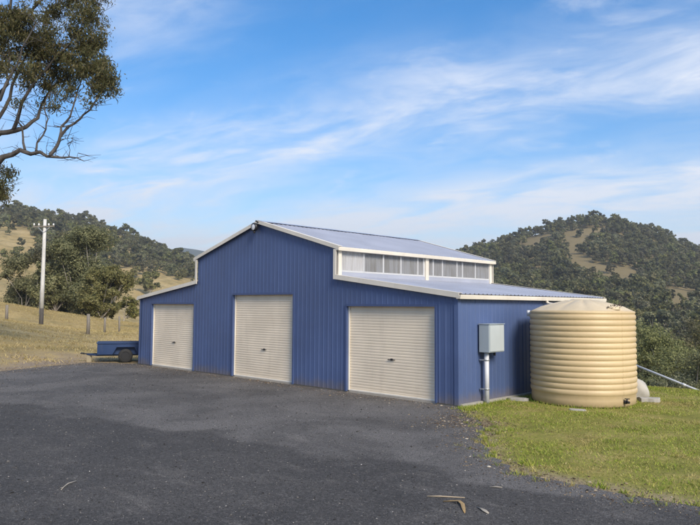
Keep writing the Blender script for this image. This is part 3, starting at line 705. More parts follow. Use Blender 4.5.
mb.bar((L2+0.0, -W2, zt+0.013), (L2+0.0, W2, zt+0.013), 0.05, 0.042); mb.bar((-L2, -W2, zt+0.013), (-L2, W2, zt+0.013), 0.05, 0.042); mb.build('top_rail', MAT['trailer'], tr)
mb = MB()
for s in (-1, 1): 
    mb.bar((-L2, s*0.45, zb-0.035), (L2, s*0.45, zb-0.035), 0.05, 0.06); mb.bar((L2, s*0.45, zb-0.035), (L2+0.42, 0.0, zb-0.01), 0.05, 0.06)
mb.build('chassis', MAT['trailer'], tr)
mb = MB(); mb.tube([(-0.1, -0.80, 0.29), (-0.1, 0.80, 0.29)], 0.025, 8); mb.build('axle', MAT['black'], tr)
mb = MB(); mb.bar((L2+0.32, 0, zb), (L2+0.58, 0, zb+0.01), 0.05, 0.05); mb.bar((L2+0.52, 0, zb+0.03), (L2+0.68, 0, zb+0.03), 0.09, 0.06); mb.build('coupling', MAT['black'], tr)
for s in (-1, 1):
    yc = s*0.76; w = MB(); nn = 28; pr = [(0.17, -0.08), (0.27, -0.085), (0.29, -0.05), (0.29, 0.05), (0.27, 0.085), (0.17, 0.08)]
    vs_ = [(-0.1+r*math.cos(2*math.pi*j/nn), yc+y, 0.29+r*math.sin(2*math.pi*j/nn)) for r, y in pr for j in range(nn)]
    w.add(vs_, [(i*nn+j, i*nn+(j+1) % nn, (i+1)*nn+(j+1) % nn, (i+1)*nn+j) for i in range(5) for j in range(nn)], True); wh = w.build('wheel', MAT['rubber'], tr)
    rm = MB(); rm.tube([(-0.1, yc-0.06, 0.29), (-0.1, yc+0.06, 0.29)], 0.165, 20); rm.build('rim', MAT['black'], wh)
    g = MB(); pts = [(-0.62, 0.36), (-0.45, 0.66), (0.25, 0.66), (0.42, 0.36)]
    for (xa, za), (xb, zb_) in zip(pts[:-1], pts[1:]): g.bar((xa, yc, za), (xb, yc, zb_), 0.22, 0.012)
    g.build('mudguard', MAT['trailer'], tr)
ex = Vector((math.cos(th), math.sin(th), 0)); blk = Vector((-9.70, 0.26, 0))+ex*(L2+0.33)
cb = MB().box(-0.1, 0.1, -0.13, 0.13, -0.02, 0.265).build('concrete_block', m_plain('sandy_block', (0.27, 0.23, 0.15), 0.9, 0, 0.2), None, (blk.x, blk.y, Hz(blk.x, blk.y)), bevel=0.01); cb.rotation_euler.z = th
tag(cb, 'upright sandy block propping the drawbar of the blue trailer', 'block')

# ------------------------------------------------------------------ power pole and fence posts
pb = ray_pt(41, 327, 60); pz = Hz(pb[0], pb[1])
pole = empty('power_pole', (pb[0], pb[1], pz)); tag(pole, 'tall pale power pole with crossarm standing in the dry paddock', 'power pole')
ph_ = 9.7
MB().tube([(0, 0, 1.6), (0, 0, 4), (0.02, 0, 7), (0.04, 0, ph_)], [0.185, 0.175, 0.155, 0.135], 14).build('shaft', MAT['pole'], pole)
MB().tube([(0, 0, -0.5), (0, 0, 1.62)], [0.19, 0.187], 14).build('pole_foot', MAT['poledark'], pole)
MB().bar((-0.16, -0.10, 1.1), (-0.16, -0.10, 3.3), 0.09, 0.06, (1, 0, 0)).build('cable_guard', MAT['galv'], pole)
ax = Vector((HR[0], HR[1], 0)); fo = Vector((-HF[0], -HF[1], 0))*0.17
cr_ = MB().bar(ax*-0.95+fo+Vector((0, 0, 9.0)), ax*0.95+fo+Vector((0, 0, 9.06)), 0.10, 0.11).build('crossarm', MAT['post'], pole)
for s in (-0.88, -0.45, 0.45, 0.88):
    c = ax*s+fo+Vector((0, 0, 9.05)); mb = MB(); mb.lathe([(0.03, 0), (0.03, 0.08), (0.075, 0.10), (0.08, 0.14), (0.05, 0.17), (0.07, 0.2), (0.05, 0.25), (0.0, 0.26)], 12, (c.x, c.y)); mb.v = [(a, b, z+c.z) for a, b, z in mb.v]
    mb.build('insulator', MAT['ceramic'], cr_)
mb = MB(); mb.bar(ax*-0.55+fo+Vector((0, 0, 8.98)), fo+Vector((0, 0, 8.45)), 0.03, 0.05); mb.bar(ax*0.55+fo+Vector((0, 0, 8.98)), fo+Vector((0, 0, 8.45)), 0.03, 0.05); mb.build('brace', MAT['galv'], cr_)
FP = [(6.5, 320, 58, 1.45, 0.13, 'grey timber fence post nearest the left edge of the paddock'),
      (88, 334, 47, 1.40, 0.125, 'stout weathered fence post in the paddock left of the trailer'),
      (104.5, 335, 52, 1.15, 0.09, 'thin leaning fence post between the stout post and the trailer'),
      (119, 336, 55, 1.30, 0.08, 'thin dark fence post closest to the shed')]
for px, py, d, h, r, lab in FP:
    p = ray_pt(px, py, d); o = MB().tube([(0, 0, -0.3), (0.01, 0, h*0.5), (random.uniform(-.05, .05), 0, h)], [r, r*0.97, r*0.9], 10, smooth=True).build('fence_post', MAT['post'], None, (p[0], p[1], Hz(p[0], p[1])))
    tag(o, lab, 'fence post', 'fence posts in the paddock')

# ------------------------------------------------------------------ litter on the drive
Z0 = 0.017
tag(MB().tube([(11.978, -6.592, Z0+.006), (12.1, -6.50, Z0+.012), (12.35, -6.303, Z0+.006)], [0.007, 0.009, 0.005], 7).build('fallen_stick', MAT['stick']), 'straight pale stick lying on the dark driveway', 'stick')
def strip(name, pts, ws, mat, label, cat):
    pts = [Vector(p) for p in pts]; mb = MB(); vs_ = []
    for i, (p, w) in enumerate(zip(pts, ws)):
        d = (pts[min(i+1, len(pts)-1)]-pts[max(i-1, 0)]); a = Vector((-d.y, d.x, 0)).normalized()*w
        vs_ += [p-a+Vector((0, 0, 0.008)), p+Vector((0, 0, 0.0)), p+a+Vector((0, 0, 0.010))]
    n = len(pts); fs = []
    for i in range(n-1):
        for k in (0, 1): fs.append((3*i+k, 3*i+k+1, 3*i+k+4, 3*i+k+3))
    mb.add(vs_, fs, True); o = mb.build(name, mat); m = o.modifiers.new('solid', 'SOLIDIFY'); m.thickness = 0.003; m.offset = 1
    return tag(o, label, cat)
strip('bark_strip', [(12.247, -6.621, Z0), (12.33, -6.565, Z0+.01), (12.42, -6.53, Z0+.022), (12.52, -6.60, Z0+.02), (12.62, -6.72, Z0+.008), (12.70, -6.815, Z0)], [0.006, 0.012, 0.02, 0.024, 0.02, 0.006], MAT['tan'], 'curled tan strip of bark on the driveway beside the straight stick', 'bark')
strip('dry_leaf', [(12.676, -6.527, Z0), (12.76, -6.56, Z0+.006), (12.83, -6.60, Z0+.008), (12.90, -6.632, Z0)], [0.004, 0.013, 0.026, 0.012], MAT['pale'], 'pale tapered dry leaf on the driveway right of the curled bark', 'leaf')
tag(MB().tube([(8.497, -9.739, Z0+.004), (8.40, -9.66, Z0+.012), (8.3, -9.567, Z0+.016), (8.226, -9.428, Z0+.01)], [0.004, 0.006, 0.008, 0.009], 7).build('bent_twig', MAT['pale']), 'curved pale twig lying on the driveway near the left foreground', 'twig')
strip('dry_leaf', [(12.29, -5.65, Z0), (12.36, -5.60, Z0+.006), (12.42, -5.55, Z0)], [0.004, 0.014, 0.003], MAT['pale'], 'small pale dry leaf on the driveway closest to the lawn edge', 'leaf')

def inside_drive(P):
    ex = np.array([e[0] for e in EDGE_R]); ey = np.array([e[1] for e in EDGE_R]); yb = np.interp(P[:, 0], ex, ey)
    lx = np.interp(-P[:, 1], [-e[1] for e in EDGE_L], [e[0] for e in EDGE_L])
    return (P[:, 1] < np.minimum(yb, -0.06)) & (P[:, 0] > lx)
def octas(P, s, flat=0.6):
    """little stones as octahedra"""
    n = len(P); base = np.array([(1,0,0),(-1,0,0),(0,1,0),(0,-1,0),(0,0,1),(0,0,-1)], float)
    a = RNG.uniform(0, 6.28, n); sc = RNG.uniform(0.6, 1.3, (n, 1, 3))*s[:, None, None]; sc[:, :, 2] *= flat
    B = base[None]*sc; ca, sa = np.cos(a)[:, None], np.sin(a)[:, None]
    X = B[..., 0]*ca-B[..., 1]*sa; Y = B[..., 0]*sa+B[..., 1]*ca
    V = np.stack([X, Y, B[..., 2]], -1)+P[:, None, :]
    f = np.array([(0,2,4),(2,1,4),(1,3,4),(3,0,4),(2,0,5),(1,2,5),(3,1,5),(0,3,5)])
    return V.reshape(-1, 3), (f[None]+6*np.arange(n)[:, None, None]).reshape(-1, 3)
def m_isl(name, stops, rough=0.9):
    t = NT(name); ri = t.n('ShaderNodeNewGeometry').outputs['Random Per Island']; return t.fin(t.ramp(ri, stops), rough, 0, 0.2)
MAT['stones'] = m_isl('loose_stone', [(0.0, (0.02, 0.02, 0.02)), (0.5, (0.07, 0.068, 0.066)), (0.85, (0.17, 0.16, 0.15)), (0.985, (0.26, 0.245, 0.23)), (1.0, (0.5, 0.48, 0.45))])
dd = np.sqrt(RNG.uniform(5**2, 30**2, 90000)); ss = RNG.uniform(-0.62, 0.62, 90000)*dd
P2 = CAM[:2]+dd[:, None]*HF+ss[:, None]*HR; P2 = P2[inside_drive(P2)]
sz = RNG.lognormal(math.log(0.0055), 0.5, len(P2)); P3 = np.column_stack([P2, 0.016+sz*0.3])
V, F = octas(P3, sz); tag(link_mesh('loose_stones', arr_mesh('loose_stones', V, F), MAT['stones']), 'tiny loose stones scattered over the dark driveway', 'stones', kind='stuff')
# crumbling edge litter
MAT['litter'] = m_isl('brown_litter', [(0.0, (0.055, 0.038, 0.026)), (0.5, (0.15, 0.11, 0.07)), (0.9, (0.30, 0.23, 0.15)), (1.0, (0.5, 0.45, 0.36))])
pts = []
for e, wd, n in ((EDGE_R[:13], 0.30, 5200), (EDGE_L[:6], 0.7, 5200)):
    seg = [(a, b, math.hypot(b[0]-a[0], b[1]-a[1])) for a, b in zip(e[:-1], e[1:])]; tot = sum(s[2] for s in seg)
    for a, b, L in seg:
        m = int(n*L/tot); t = RNG.uniform(0, 1, m)[:, None]; q = np.array(a)*(1-t)+np.array(b)*t+RNG.normal(0, wd, (m, 2)); pts.append(q)
q = np.column_stack([RNG.uniform(-7.6, 7.6, 2600), -0.05-np.abs(RNG.normal(0, 0.45, 2600))]); pts.append(q)
q = np.column_stack([9.2+RNG.normal(0, 0.55, 2200), -1.7+RNG.normal(0, 0.55, 2200)]); pts.append(q)
P2 = np.vstack(pts); P2 = P2[~((P2[:, 1] > -0.04) & (np.abs(P2[:, 0]) < 7.85))]
sz = RNG.lognormal(math.log(0.010), 0.5, len(P2)); z = np.where(inside_drive(P2), 0.017, H(P2)+0.006)
V, F = octas(np.column_stack([P2, z]), sz, 0.35); tag(link_mesh('edge_litter', arr_mesh('edge_litter', V, F), MAT['litter']), 'brown leaf litter and crumbs along the driveway edges', 'litter', kind='stuff')

# ------------------------------------------------------------------ grass
def blades(P, h, w, lean=0.5):
    n = len(P); a = RNG.uniform(0, 6.28, n); l = RNG.normal(0, lean, (n, 2))*h[:, None]
    d = np.column_stack([np.cos(a), np.sin(a), np.zeros(n)])*w[:, None]*0.5
    tip = P+np.column_stack([l, h])
    V = np.stack([P-d, P+d, tip], 1).reshape(-1, 3); return V, np.arange(3*n).reshape(-1, 3)
def m_lawn():
    t = NT('lawn_blade'); ri = t.n('ShaderNodeNewGeometry').outputs['Random Per Island']; p = t.pos()
    g = t.ramp(ri, [(0.0, (0.10, 0.16, 0.014)), (0.45, (0.20, 0.27, 0.030)), (0.8, (0.34, 0.35, 0.060)), (1.0, (0.50, 0.40, 0.17))])
    y = t.ramp(ri, [(0.0, (0.17, 0.12, 0.045)), (0.5, (0.33, 0.25, 0.095)), (1.0, (0.52, 0.42, 0.20))])
    return t.fin(t.mix(t.rng(t.math('ADD', t.math('MULTIPLY', t.noise(p, 0.75, 5, 0.65), 0.7), t.math('MULTIPLY', t.noise(p, 3.1, 4, 0.6), 0.3)), 0.50, 0.62, 0.0, 0.92), g, y), 0.8, 0, 0.2)
MAT['lawn'] = m_lawn()
MAT['dry'] = m_isl('dry_blade', [(0.0, (0.20, 0.155, 0.06)), (0.4, (0.36, 0.275, 0.115)), (0.8, (0.52, 0.41, 0.20)), (1.0, (0.22, 0.21, 0.06))])
n = 330000; P2 = np.column_stack([RNG.uniform(7.9, 22, n), RNG.uniform(-5.0, 10.5, n)])
k = lawn_mask(P2); pat = snoise(P2*1.0, 2.3)+0.7*snoise(P2, 0.9)
ybl = np.interp(P2[:, 0], [e[0] for e in EDGE_R], [e[1] for e in EDGE_R]); edge = P2[:, 1]-ybl+0.28*snoise(P2, 1.1)
k = k*np.clip(0.12+0.88*sstep(0.0, 0.8, edge), 0, 1)
sel = (RNG.uniform(0, 1, n) < k*np.clip(0.58+0.42*pat, 0.05, 1)) & (np.hypot(P2[:, 0]-TX, P2[:, 1]-TY) > TR-0.02)
P2 = P2[sel]; h = RNG.uniform(0.016, 0.048, len(P2))*np.clip(1+0.45*snoise(P2, 1.4)+0.55*np.maximum(snoise(P2, 0.5)-0.6, 0), 0.35, 2.6)
V, F = blades(np.column_stack([P2, H(P2)-0.004]), h, RNG.uniform(0.006, 0.015, len(P2)), 0.8)
tag(link_mesh('lawn_grass', arr_mesh('lawn_grass', V, F), MAT['lawn']), 'short yellow green grass of the lawn in front of the tank', 'grass', kind='stuff')
# longer weeds at the wall foot and the lawn crest
n = 9000; q = np.vstack([np.column_stack([7.98+np.abs(RNG.normal(0, 0.10, 1500)), RNG.uniform(-0.2, 4.0, 1500)]), np.column_stack([RNG.uniform(8, 20, n), 7.4+RNG.normal(0, 0.6, n)]),
     np.column_stack([8.15+RNG.normal(0, 0.10, 500), -0.15+RNG.normal(0, 0.12, 500)]), np.column_stack([TX+1.33*np.cos(np.linspace(0, 6.28, 900)), TY+1.33*np.sin(np.linspace(0, 6.28, 900))])+RNG.normal(0, 0.03, (900, 2))])
er = np.array(JR); tuf = []
for _ in range(150):
    e_ = er[RNG.integers(0, min(len(er), 95))]; c_ = e_+RNG.normal(0, 0.16, 2); tuf.append(c_+RNG.normal(0, 0.035, (RNG.integers(14, 46), 2)))
q = np.vstack([q]+tuf); q = q[(q[:, 0] > 7.92)]
V, F = blades(np.column_stack([q, H(q)-0.004]), RNG.uniform(0.03, 0.11, len(q))*np.where(q[:, 1] > 5.5, 0.55, 1.0), RNG.uniform(0.008, 0.016, len(q)), 0.45)
tag(link_mesh('weeds', arr_mesh('weeds', V, F), MAT['lawn']), 'taller green weeds along the shed wall and lawn crest', 'weeds', kind='stuff')
n = 240000; dd = np.sqrt(RNG.uniform(20**2, 92**2, n)); ss = RNG.uniform(-0.66, -0.22, n)*dd
P2 = CAM[:2]+dd[:, None]*HF+ss[:, None]*HR; lx = np.interp(-P2[:, 1], [-e[1] for e in EDGE_L], [e[0] for e in EDGE_L]); lx = np.where(P2[:, 1] > -0.06, -7.95, lx)
pat = snoise(P2, 3.2)+0.6*snoise(P2, 1.1); near = sstep(0.2, 3.0, lx-P2[:, 0])
sel = (P2[:, 0] < lx-0.1) & (RNG.uniform(0, 1, n) < np.clip(0.5+0.4*pat, 0.05, 1)*(0.06+0.94*near)); P2 = P2[sel]
h = RNG.uniform(0.03, 0.12, len(P2))*np.clip(1+0.5*snoise(P2, 2.2), 0.3, 2.2)
V, F = blades(np.column_stack([P2, H(P2)-0.01]), h, RNG.uniform(0.015, 0.04, len(P2)), 0.9)
tag(link_mesh('dry_grass', arr_mesh('dry_grass', V, F), MAT['dry']), 'straw coloured dry grass of the paddock left of the driveway', 'grass', kind='stuff')

# ------------------------------------------------------------------ trees
def leaf_quads(C, size, elong=1.6, droop=0.0, rng=RNG, Nrm=None):
    """one diamond-shaped leaf (or sprig) per centre"""
    n = len(C); v = rng.normal(size=(n, 3)); v[:, 2] -= droop; v /= np.linalg.norm(v, axis=1)[:, None]
    if Nrm is None: w = np.cross(v, rng.normal(size=(n, 3)))
    else:
        nn = Nrm+rng.normal(0, 0.42, (n, 3)); nn /= np.linalg.norm(nn, axis=1)[:, None]
        v = v-nn*(v*nn).sum(1)[:, None]; v /= np.linalg.norm(v, axis=1)[:, None]+1e-9; w = np.cross(v, nn)
    w /= np.linalg.norm(w, axis=1)[:, None]+1e-9
    s = size*rng.uniform(0.6, 1.35, n); a = v*(s*elong)[:, None]; b = w*s[:, None]*0.5
    V = np.stack([C-a*0.5, C+b-a*0.05, C+a*0.5, C-b-a*0.05], 1).reshape(-1, 3)
    return V, np.arange(4*n).reshape(-1, 4)
def gum_meshes(seed, h, w, nlobe, nleaf, leaf, trunk_r, base=0.28, ntr=1, limb_n=7, lean=0.0):
    rr = np.random.default_rng(seed); tm = MB(); lobes = []
    for tix in range(ntr):
        b = np.array([rr.normal(0, 0.25*(ntr > 1)), rr.normal(0, 0.25*(ntr > 1)), -0.4])
        fork = np.array([b[0]*2.2+rr.normal(0, 0.03*h)+lean, b[1]*2.2+rr.normal(0, 0.03*h), h*base*rr.uniform(0.8, 1.2)])
        mid = (b+fork)/2+np.array([rr.normal(0, 0.02*h), rr.normal(0, 0.02*h), 0])
        tm.tube([b, mid, fork], [trunk_r*1.15, trunk_r*0.9, trunk_r*0.75], limb_n, caps=False)
        for k in range(max(1, nlobe//ntr)):
            a = rr.uniform(0, 6.28); u_ = rr.uniform(0, 1)**0.6; zc = rr.uniform(base+0.12, 0.90) if k % 4 else rr.uniform(base+0.08, max(0.42, base+0.2))
            env = math.sin(math.pi*min(1, max(0.0, (zc-base*0.6)/(1.04-base*0.6))))**0.6
            c = np.array([math.cos(a)*u_*w*0.40*env+fork[0]*0.6, math.sin(a)*u_*w*0.40*env+fork[1]*0.6, zc*h])
            m1 = fork+(c-fork)*0.45+np.array([rr.normal(0, .04*h), rr.normal(0, .04*h), -0.03*h])
            tm.tube([fork, m1, c], [trunk_r*0.5, trunk_r*0.32, trunk_r*0.10], max(4, limb_n-2), caps=False)
            lobes.append((c, w*rr.uniform(0.13, 0.24)))
    wts = np.array([l[1]**2 for l in lobes]); wts /= wts.sum(); Cs = []; Ns = []; ctr = np.mean([l[0] for l in lobes], 0)
    for (c, r), wt in zip(lobes, wts):
        n = int(nleaf*wt); nb = max(3, int(n/30))
        d = rr.normal(size=(nb, 3)); d /= np.linalg.norm(d, axis=1)[:, None]; d[:, 2] *= 0.72
        cc = c+d*(r*rr.uniform(0.35, 1.05, nb))[:, None]
        q = np.repeat(cc, 30, 0)+np.clip(rr.normal(0, r*0.17, (nb*30, 3)), -r*0.33, r*0.33); Cs.append(q); nv = (q-c)/r+0.35*(q-ctr)/w+np.array([0, 0, 0.25]); Ns.append(nv/(np.linalg.norm(nv, axis=1)[:, None]+1e-9))
    C = np.vstack(Cs); V, F = leaf_quads(C, leaf, 1.7, 0.35, rr, np.vstack(Ns))
    return tm, V, F
def gum(name, loc, rz, tm, V, F, label, leafmat, barkmat, group=None):
    t = empty(name, loc, rz); tag(t, label, 'tree', group)
    tm.build('trunk', barkmat, t); link_mesh('crown', arr_mesh('crown', V, F), leafmat, t); return t
# stand of gums behind the power pole
G1 = 'gum trees behind the power pole'
STAND = [ # px base, d, h, w, seed, label
    (84, 92, 15.4, 11.5, 11, 'tallest gum with pale multiple trunks behind the power pole', 5, 9600),
    (58, 97, 13.2, 9.5, 12, 'rounded gum directly behind the power pole, left of the tallest gum', 2, 6400),
    (31, 96, 10.4, 8.0, 13, 'broad olive gum left of the power pole', 2, 5600),
    (110, 87, 7.6, 6.4, 14, 'low dark bushy gum right of the tallest gum', 2, 5200),
    (46, 90, 7.0, 6.0, 15, 'short shaggy gum at the foot of the power pole', 2, 3800)]
for px, d, h, w, sd_, lab, ntr, nl in STAND:
    p = ray_pt(px, 320, d); tm, V, F = gum_meshes(sd_, h, w, 28, int(nl*4.6), 0.17, 0.16, 0.03, ntr)
    gum('gum_tree', (p[0], p[1], Hz(p[0], p[1])-0.1), 0, tm, V, F, lab, MAT['leafmid'], MAT['bark'], G1)
p = ray_pt(124, 300, 118); tm, V, F = gum_meshes(21, 6.6, 4.6, 9, 3600, 0.20, 0.10, 0.35)
gum('young_gum_tree', (p[0], p[1], Hz(p[0], p[1])), 0, tm, V, F, 'small sparse yellow green gum on the dry slope left of the shed', MAT['shrub'], MAT['bark'])
# gums below the lawn crest on the right
G2 = 'gum trees below the lawn crest'
for px, d, top, w, sd_, lab, nl, ntr in [
    (666, 74, 328, 9.5, 31, 'rounded pale gum with forked trunks behind the white pipe', 9000, 3),
    (704, 58, 352, 8.0, 32, 'dark gum at the right edge below the lawn crest', 7000, 2),
    (640, 88, 338, 8.0, 33, 'dark gum right behind the beige tank', 6000, 2),
    (738, 84, 322, 10.0, 34, 'tall gum beyond the right edge of the lawn', 6000, 2),
    (692, 106, 320, 10.5, 35, 'olive gum behind the rounded pale gum', 6000, 2),
    (622, 112, 322, 9.5, 36, 'gum behind the beige tank further down the valley', 4600, 2),
    (682, 46, 372, 5.0, 37, 'low bush under the rounded pale gum at the lawn crest', 4200, 2),
    (652, 52, 366, 5.0, 38, 'low bush above the boulder beyond the lawn crest', 4200, 2),
    (718, 44, 376, 6.0, 39, 'low bush past the end of the white pipe', 4200, 2)]:
    p = ray_pt(px, 380, d); gz = Hz(p[0], p[1])-0.1; h = ray_pt(px, top, d)[2]-gz
    tm, V, F = gum_meshes(sd_, h, w, 24, int(nl*3.6), 0.0021*d, 0.17, 0.12, ntr)
    gum('gum_tree', (p[0], p[1], gz), 0, tm, V, F, lab, MAT['leafmid'], MAT['bark'], G2)

# hillside woods
protos = []
for sd_, h, w in ((41, 9.0, 8.5), (42, 11.0, 9.0), (43, 7.5, 8.5), (44, 10.0, 7.5), (45, 8.0, 6.5)):
    tm, V, F = gum_meshes(sd_, h, w, 12, 2400, 0.48, 0.20, 0.16, 1, 5); protos.append((tm, V, F))
def to_px(P):
    d = P-CAM; z = d @ FW; return 350+FPX*(d @ CR)/z, 262.5-FPX*(d @ CU)/z, z
def inpoly(x, y, poly):
    r = np.zeros(len(x), bool); n = len(poly)
    for i in range(n):
        (x0, y0), (x1, y1) = poly[i], poly[(i+1) % n]
        c = ((y0 > y) != (y1 > y)) & (x < (x1-x0)*(y-y0)/((y1-y0) if y1 != y0 else 1e-9)+x0); r ^= c
    return r
CLEAR = [[(514,249),(528,238),(550,233),(552,243),(538,251),(516,254)], [(560,234),(588,226),(602,231),(590,244),(584,256),(596,263),(618,266),(634,273),(634,282),(604,282),(582,278),(568,264),(563,246)],
         [(664,302),(668,290),(692,287),(698,300),(690,316),(674,318)], [(640,262),(652,262),(650,268),(640,268)],
         [(-80,214+14),(28,226),(38,240),(30,262),(10,285),(-80,290)], [(-90,285),(30,285),(60,330),(-90,330)], [(100,284),(128,268),(200,283),(262,303),(262,345),(60,345)]]
def scatter(pxr, dr, spacing, seed):
    rr = np.random.default_rng(seed); t0, t1 = (pxr[0]-350)/FPX, (pxr[1]-350)/FPX
    area = (t1-t0)*(dr[1]**2-dr[0]**2)/2; n = int(area/spacing**2)
    best = []; cell = {}
    for _ in range(n*5):
        d = math.sqrt(rr.uniform(dr[0]**2, dr[1]**2)); s = rr.uniform(t0, t1)*d
        kx, ky = int(s//spacing), int(d//spacing); ok = True
        for i in (-1, 0, 1):
            for j in (-1, 0, 1):
                for (a, b) in cell.get((kx+i, ky+j), ()):
                    if (a-s)**2+(b-d)**2 < (spacing*0.72)**2: ok = False
        if ok: cell.setdefault((kx, ky), []).append((s, d)); best.append((s, d))
        if len(best) >= n: break
    q = np.array(best); return CAM[:2]+q[:, 1:2]*HF+q[:, 0:1]*HR
Pr = scatter((400, 900), (118, 660), 5.4, 1); Pl = scatter((-140, 330), (300, 640), 5.9, 2)
PA = np.vstack([Pr, Pl]); Z = H(PA); P3 = np.column_stack([PA, Z]); px, py, dz = to_px(P3)
ok = np.ones(len(P3), bool)
jx = px+RNG.normal(0, 3.4, len(px)); jy = py+RNG.normal(0, 1.9, len(px))      # ragged clearing edges
for c in CLEAR: ok &= ~inpoly(jx, jy, c)
isl = np.arange(len(P3)) >= len(Pr)
dens = np.where(isl, np.where(py > 268, 0.55, 0.95), 0.97)
# thinner skyline on the left hill
dens = np.where(isl & (dz > 530), 0.45, dens)
ok &= RNG.uniform(0, 1, len(P3)) < dens
# a few shrubs stay in the clearings
ok |= (RNG.uniform(0, 1, len(P3)) < 0.05)
P3 = P3[ok]; px = px[ok]; py = py[ok]; dz = dz[ok]; isl = isl[ok]
sc = np.clip(RNG.lognormal(math.log(0.70), 0.27, len(P3)), 0.34, 1.25); rot = RNG.uniform(0, 6.28, len(P3)); idx = RNG.integers(0, 5, len(P3))
vis = (px > 0) & (px < 700) & ~((px > 205) & (px < 445)) & ~((px > 445) & (px < 500) & (py > 268)) & ~((px >= 500) & (px < 640) & (py > 305)) & ((py < 380))
order = np.argsort(np.where(vis, dz, 1e9)); IND = order[:170]
trees_proto = [None]*5
inds = set(IND.tolist())
src = []
for k_, i in enumerate(IND):
    v = int(idx[i]); lab = 'gum tree on the wooded left hillside below the skyline' if isl[i] else 'gum tree in the wood on the hillside across the valley'
    grp = 'gum trees on the left hillside' if isl[i] else 'gum trees on the hillside across the valley'
    if trees_proto[v] is None:
        tm, V, F = protos[v]; t = gum('gum_tree', tuple(P3[i]), rot[i], tm, V, F, lab, MAT['leaffar'], MAT['bark'], grp); trees_proto[v] = t
    else:
        t = copy_tree(trees_proto[v]); t.location = tuple(P3[i]); t.rotation_euler.z = rot[i]
    t['label'] = lab; t['group'] = grp; t.scale = (sc[i],)*3
rest = np.array([i for i in range(len(P3)) if i not in inds])
def build_wood(name, sel, label):
    me = bpy.data.meshes.new(name); me.from_pydata([tuple(p) for p in P3[sel]], [], [])
    for nm, typ, arr in (('tree_scale', 'FLOAT', sc[sel]), ('tree_rot', 'FLOAT', rot[sel]), ('tree_kind', 'INT', idx[sel])):
        a = me.attributes.new(nm, typ, 'POINT'); a.data.foreach_set('value', arr.astype(np.float32 if typ == 'FLOAT' else np.int32))
    o = link_mesh(name, me, MAT['leaffar']); tag(o, label, 'wood', kind='stuff')
    g = bpy.data.node_groups.new(name, 'GeometryNodeTree'); g.interface.new_socket('Geometry', in_out='INPUT', socket_type='NodeSocketGeometry'); g.interface.new_socket('Geometry', in_out='OUTPUT', socket_type='NodeSocketGeometry')
    N = g.nodes.new; L = g.links.new; gi = N('NodeGroupInput'); go = N('NodeGroupOutput'); iop = N('GeometryNodeInstanceOnPoints'); jn = N('GeometryNodeJoinGeometry')
    for t in reversed(trees_proto):
        oi = N('GeometryNodeObjectInfo'); oi.inputs['Object'].default_value = [c for c in t.children if c.name.startswith('crown')][0]; oi.transform_space = 'ORIGINAL'; oi.inputs['As Instance'].default_value = True
        L(oi.outputs['Geometry'], jn.inputs[0])
    def attr(nm, dt):
        a = N('GeometryNodeInputNamedAttribute'); a.data_type = dt; a.inputs['Name'].default_value = nm; return a.outputs['Attribute']
    cx = N('ShaderNodeCombineXYZ'); L(attr('tree_rot', 'FLOAT'), cx.inputs[2])
    sx = N('ShaderNodeCombineXYZ'); s_ = attr('tree_scale', 'FLOAT')
    for i in range(3): L(s_, sx.inputs[i])
    L(gi.outputs[0], iop.inputs['Points']); L(jn.outputs[0], iop.inputs['Instance']); iop.inputs['Pick Instance'].default_value = True
    L(attr('tree_kind', 'INT'), iop.inputs['Instance Index']); L(cx.outputs[0], iop.inputs['Rotation']); L(sx.outputs[0], iop.inputs['Scale'])
    L(iop.outputs[0], go.inputs[0]); md = o.modifiers.new('trees', 'NODES'); md.node_group = g
build_wood('hillside_wood', rest[~isl[rest]], 'dense gum wood covering the hill across the valley')
build_wood('hillside_wood', rest[isl[rest]], 'gum wood along the upper left hillside and its skyline')

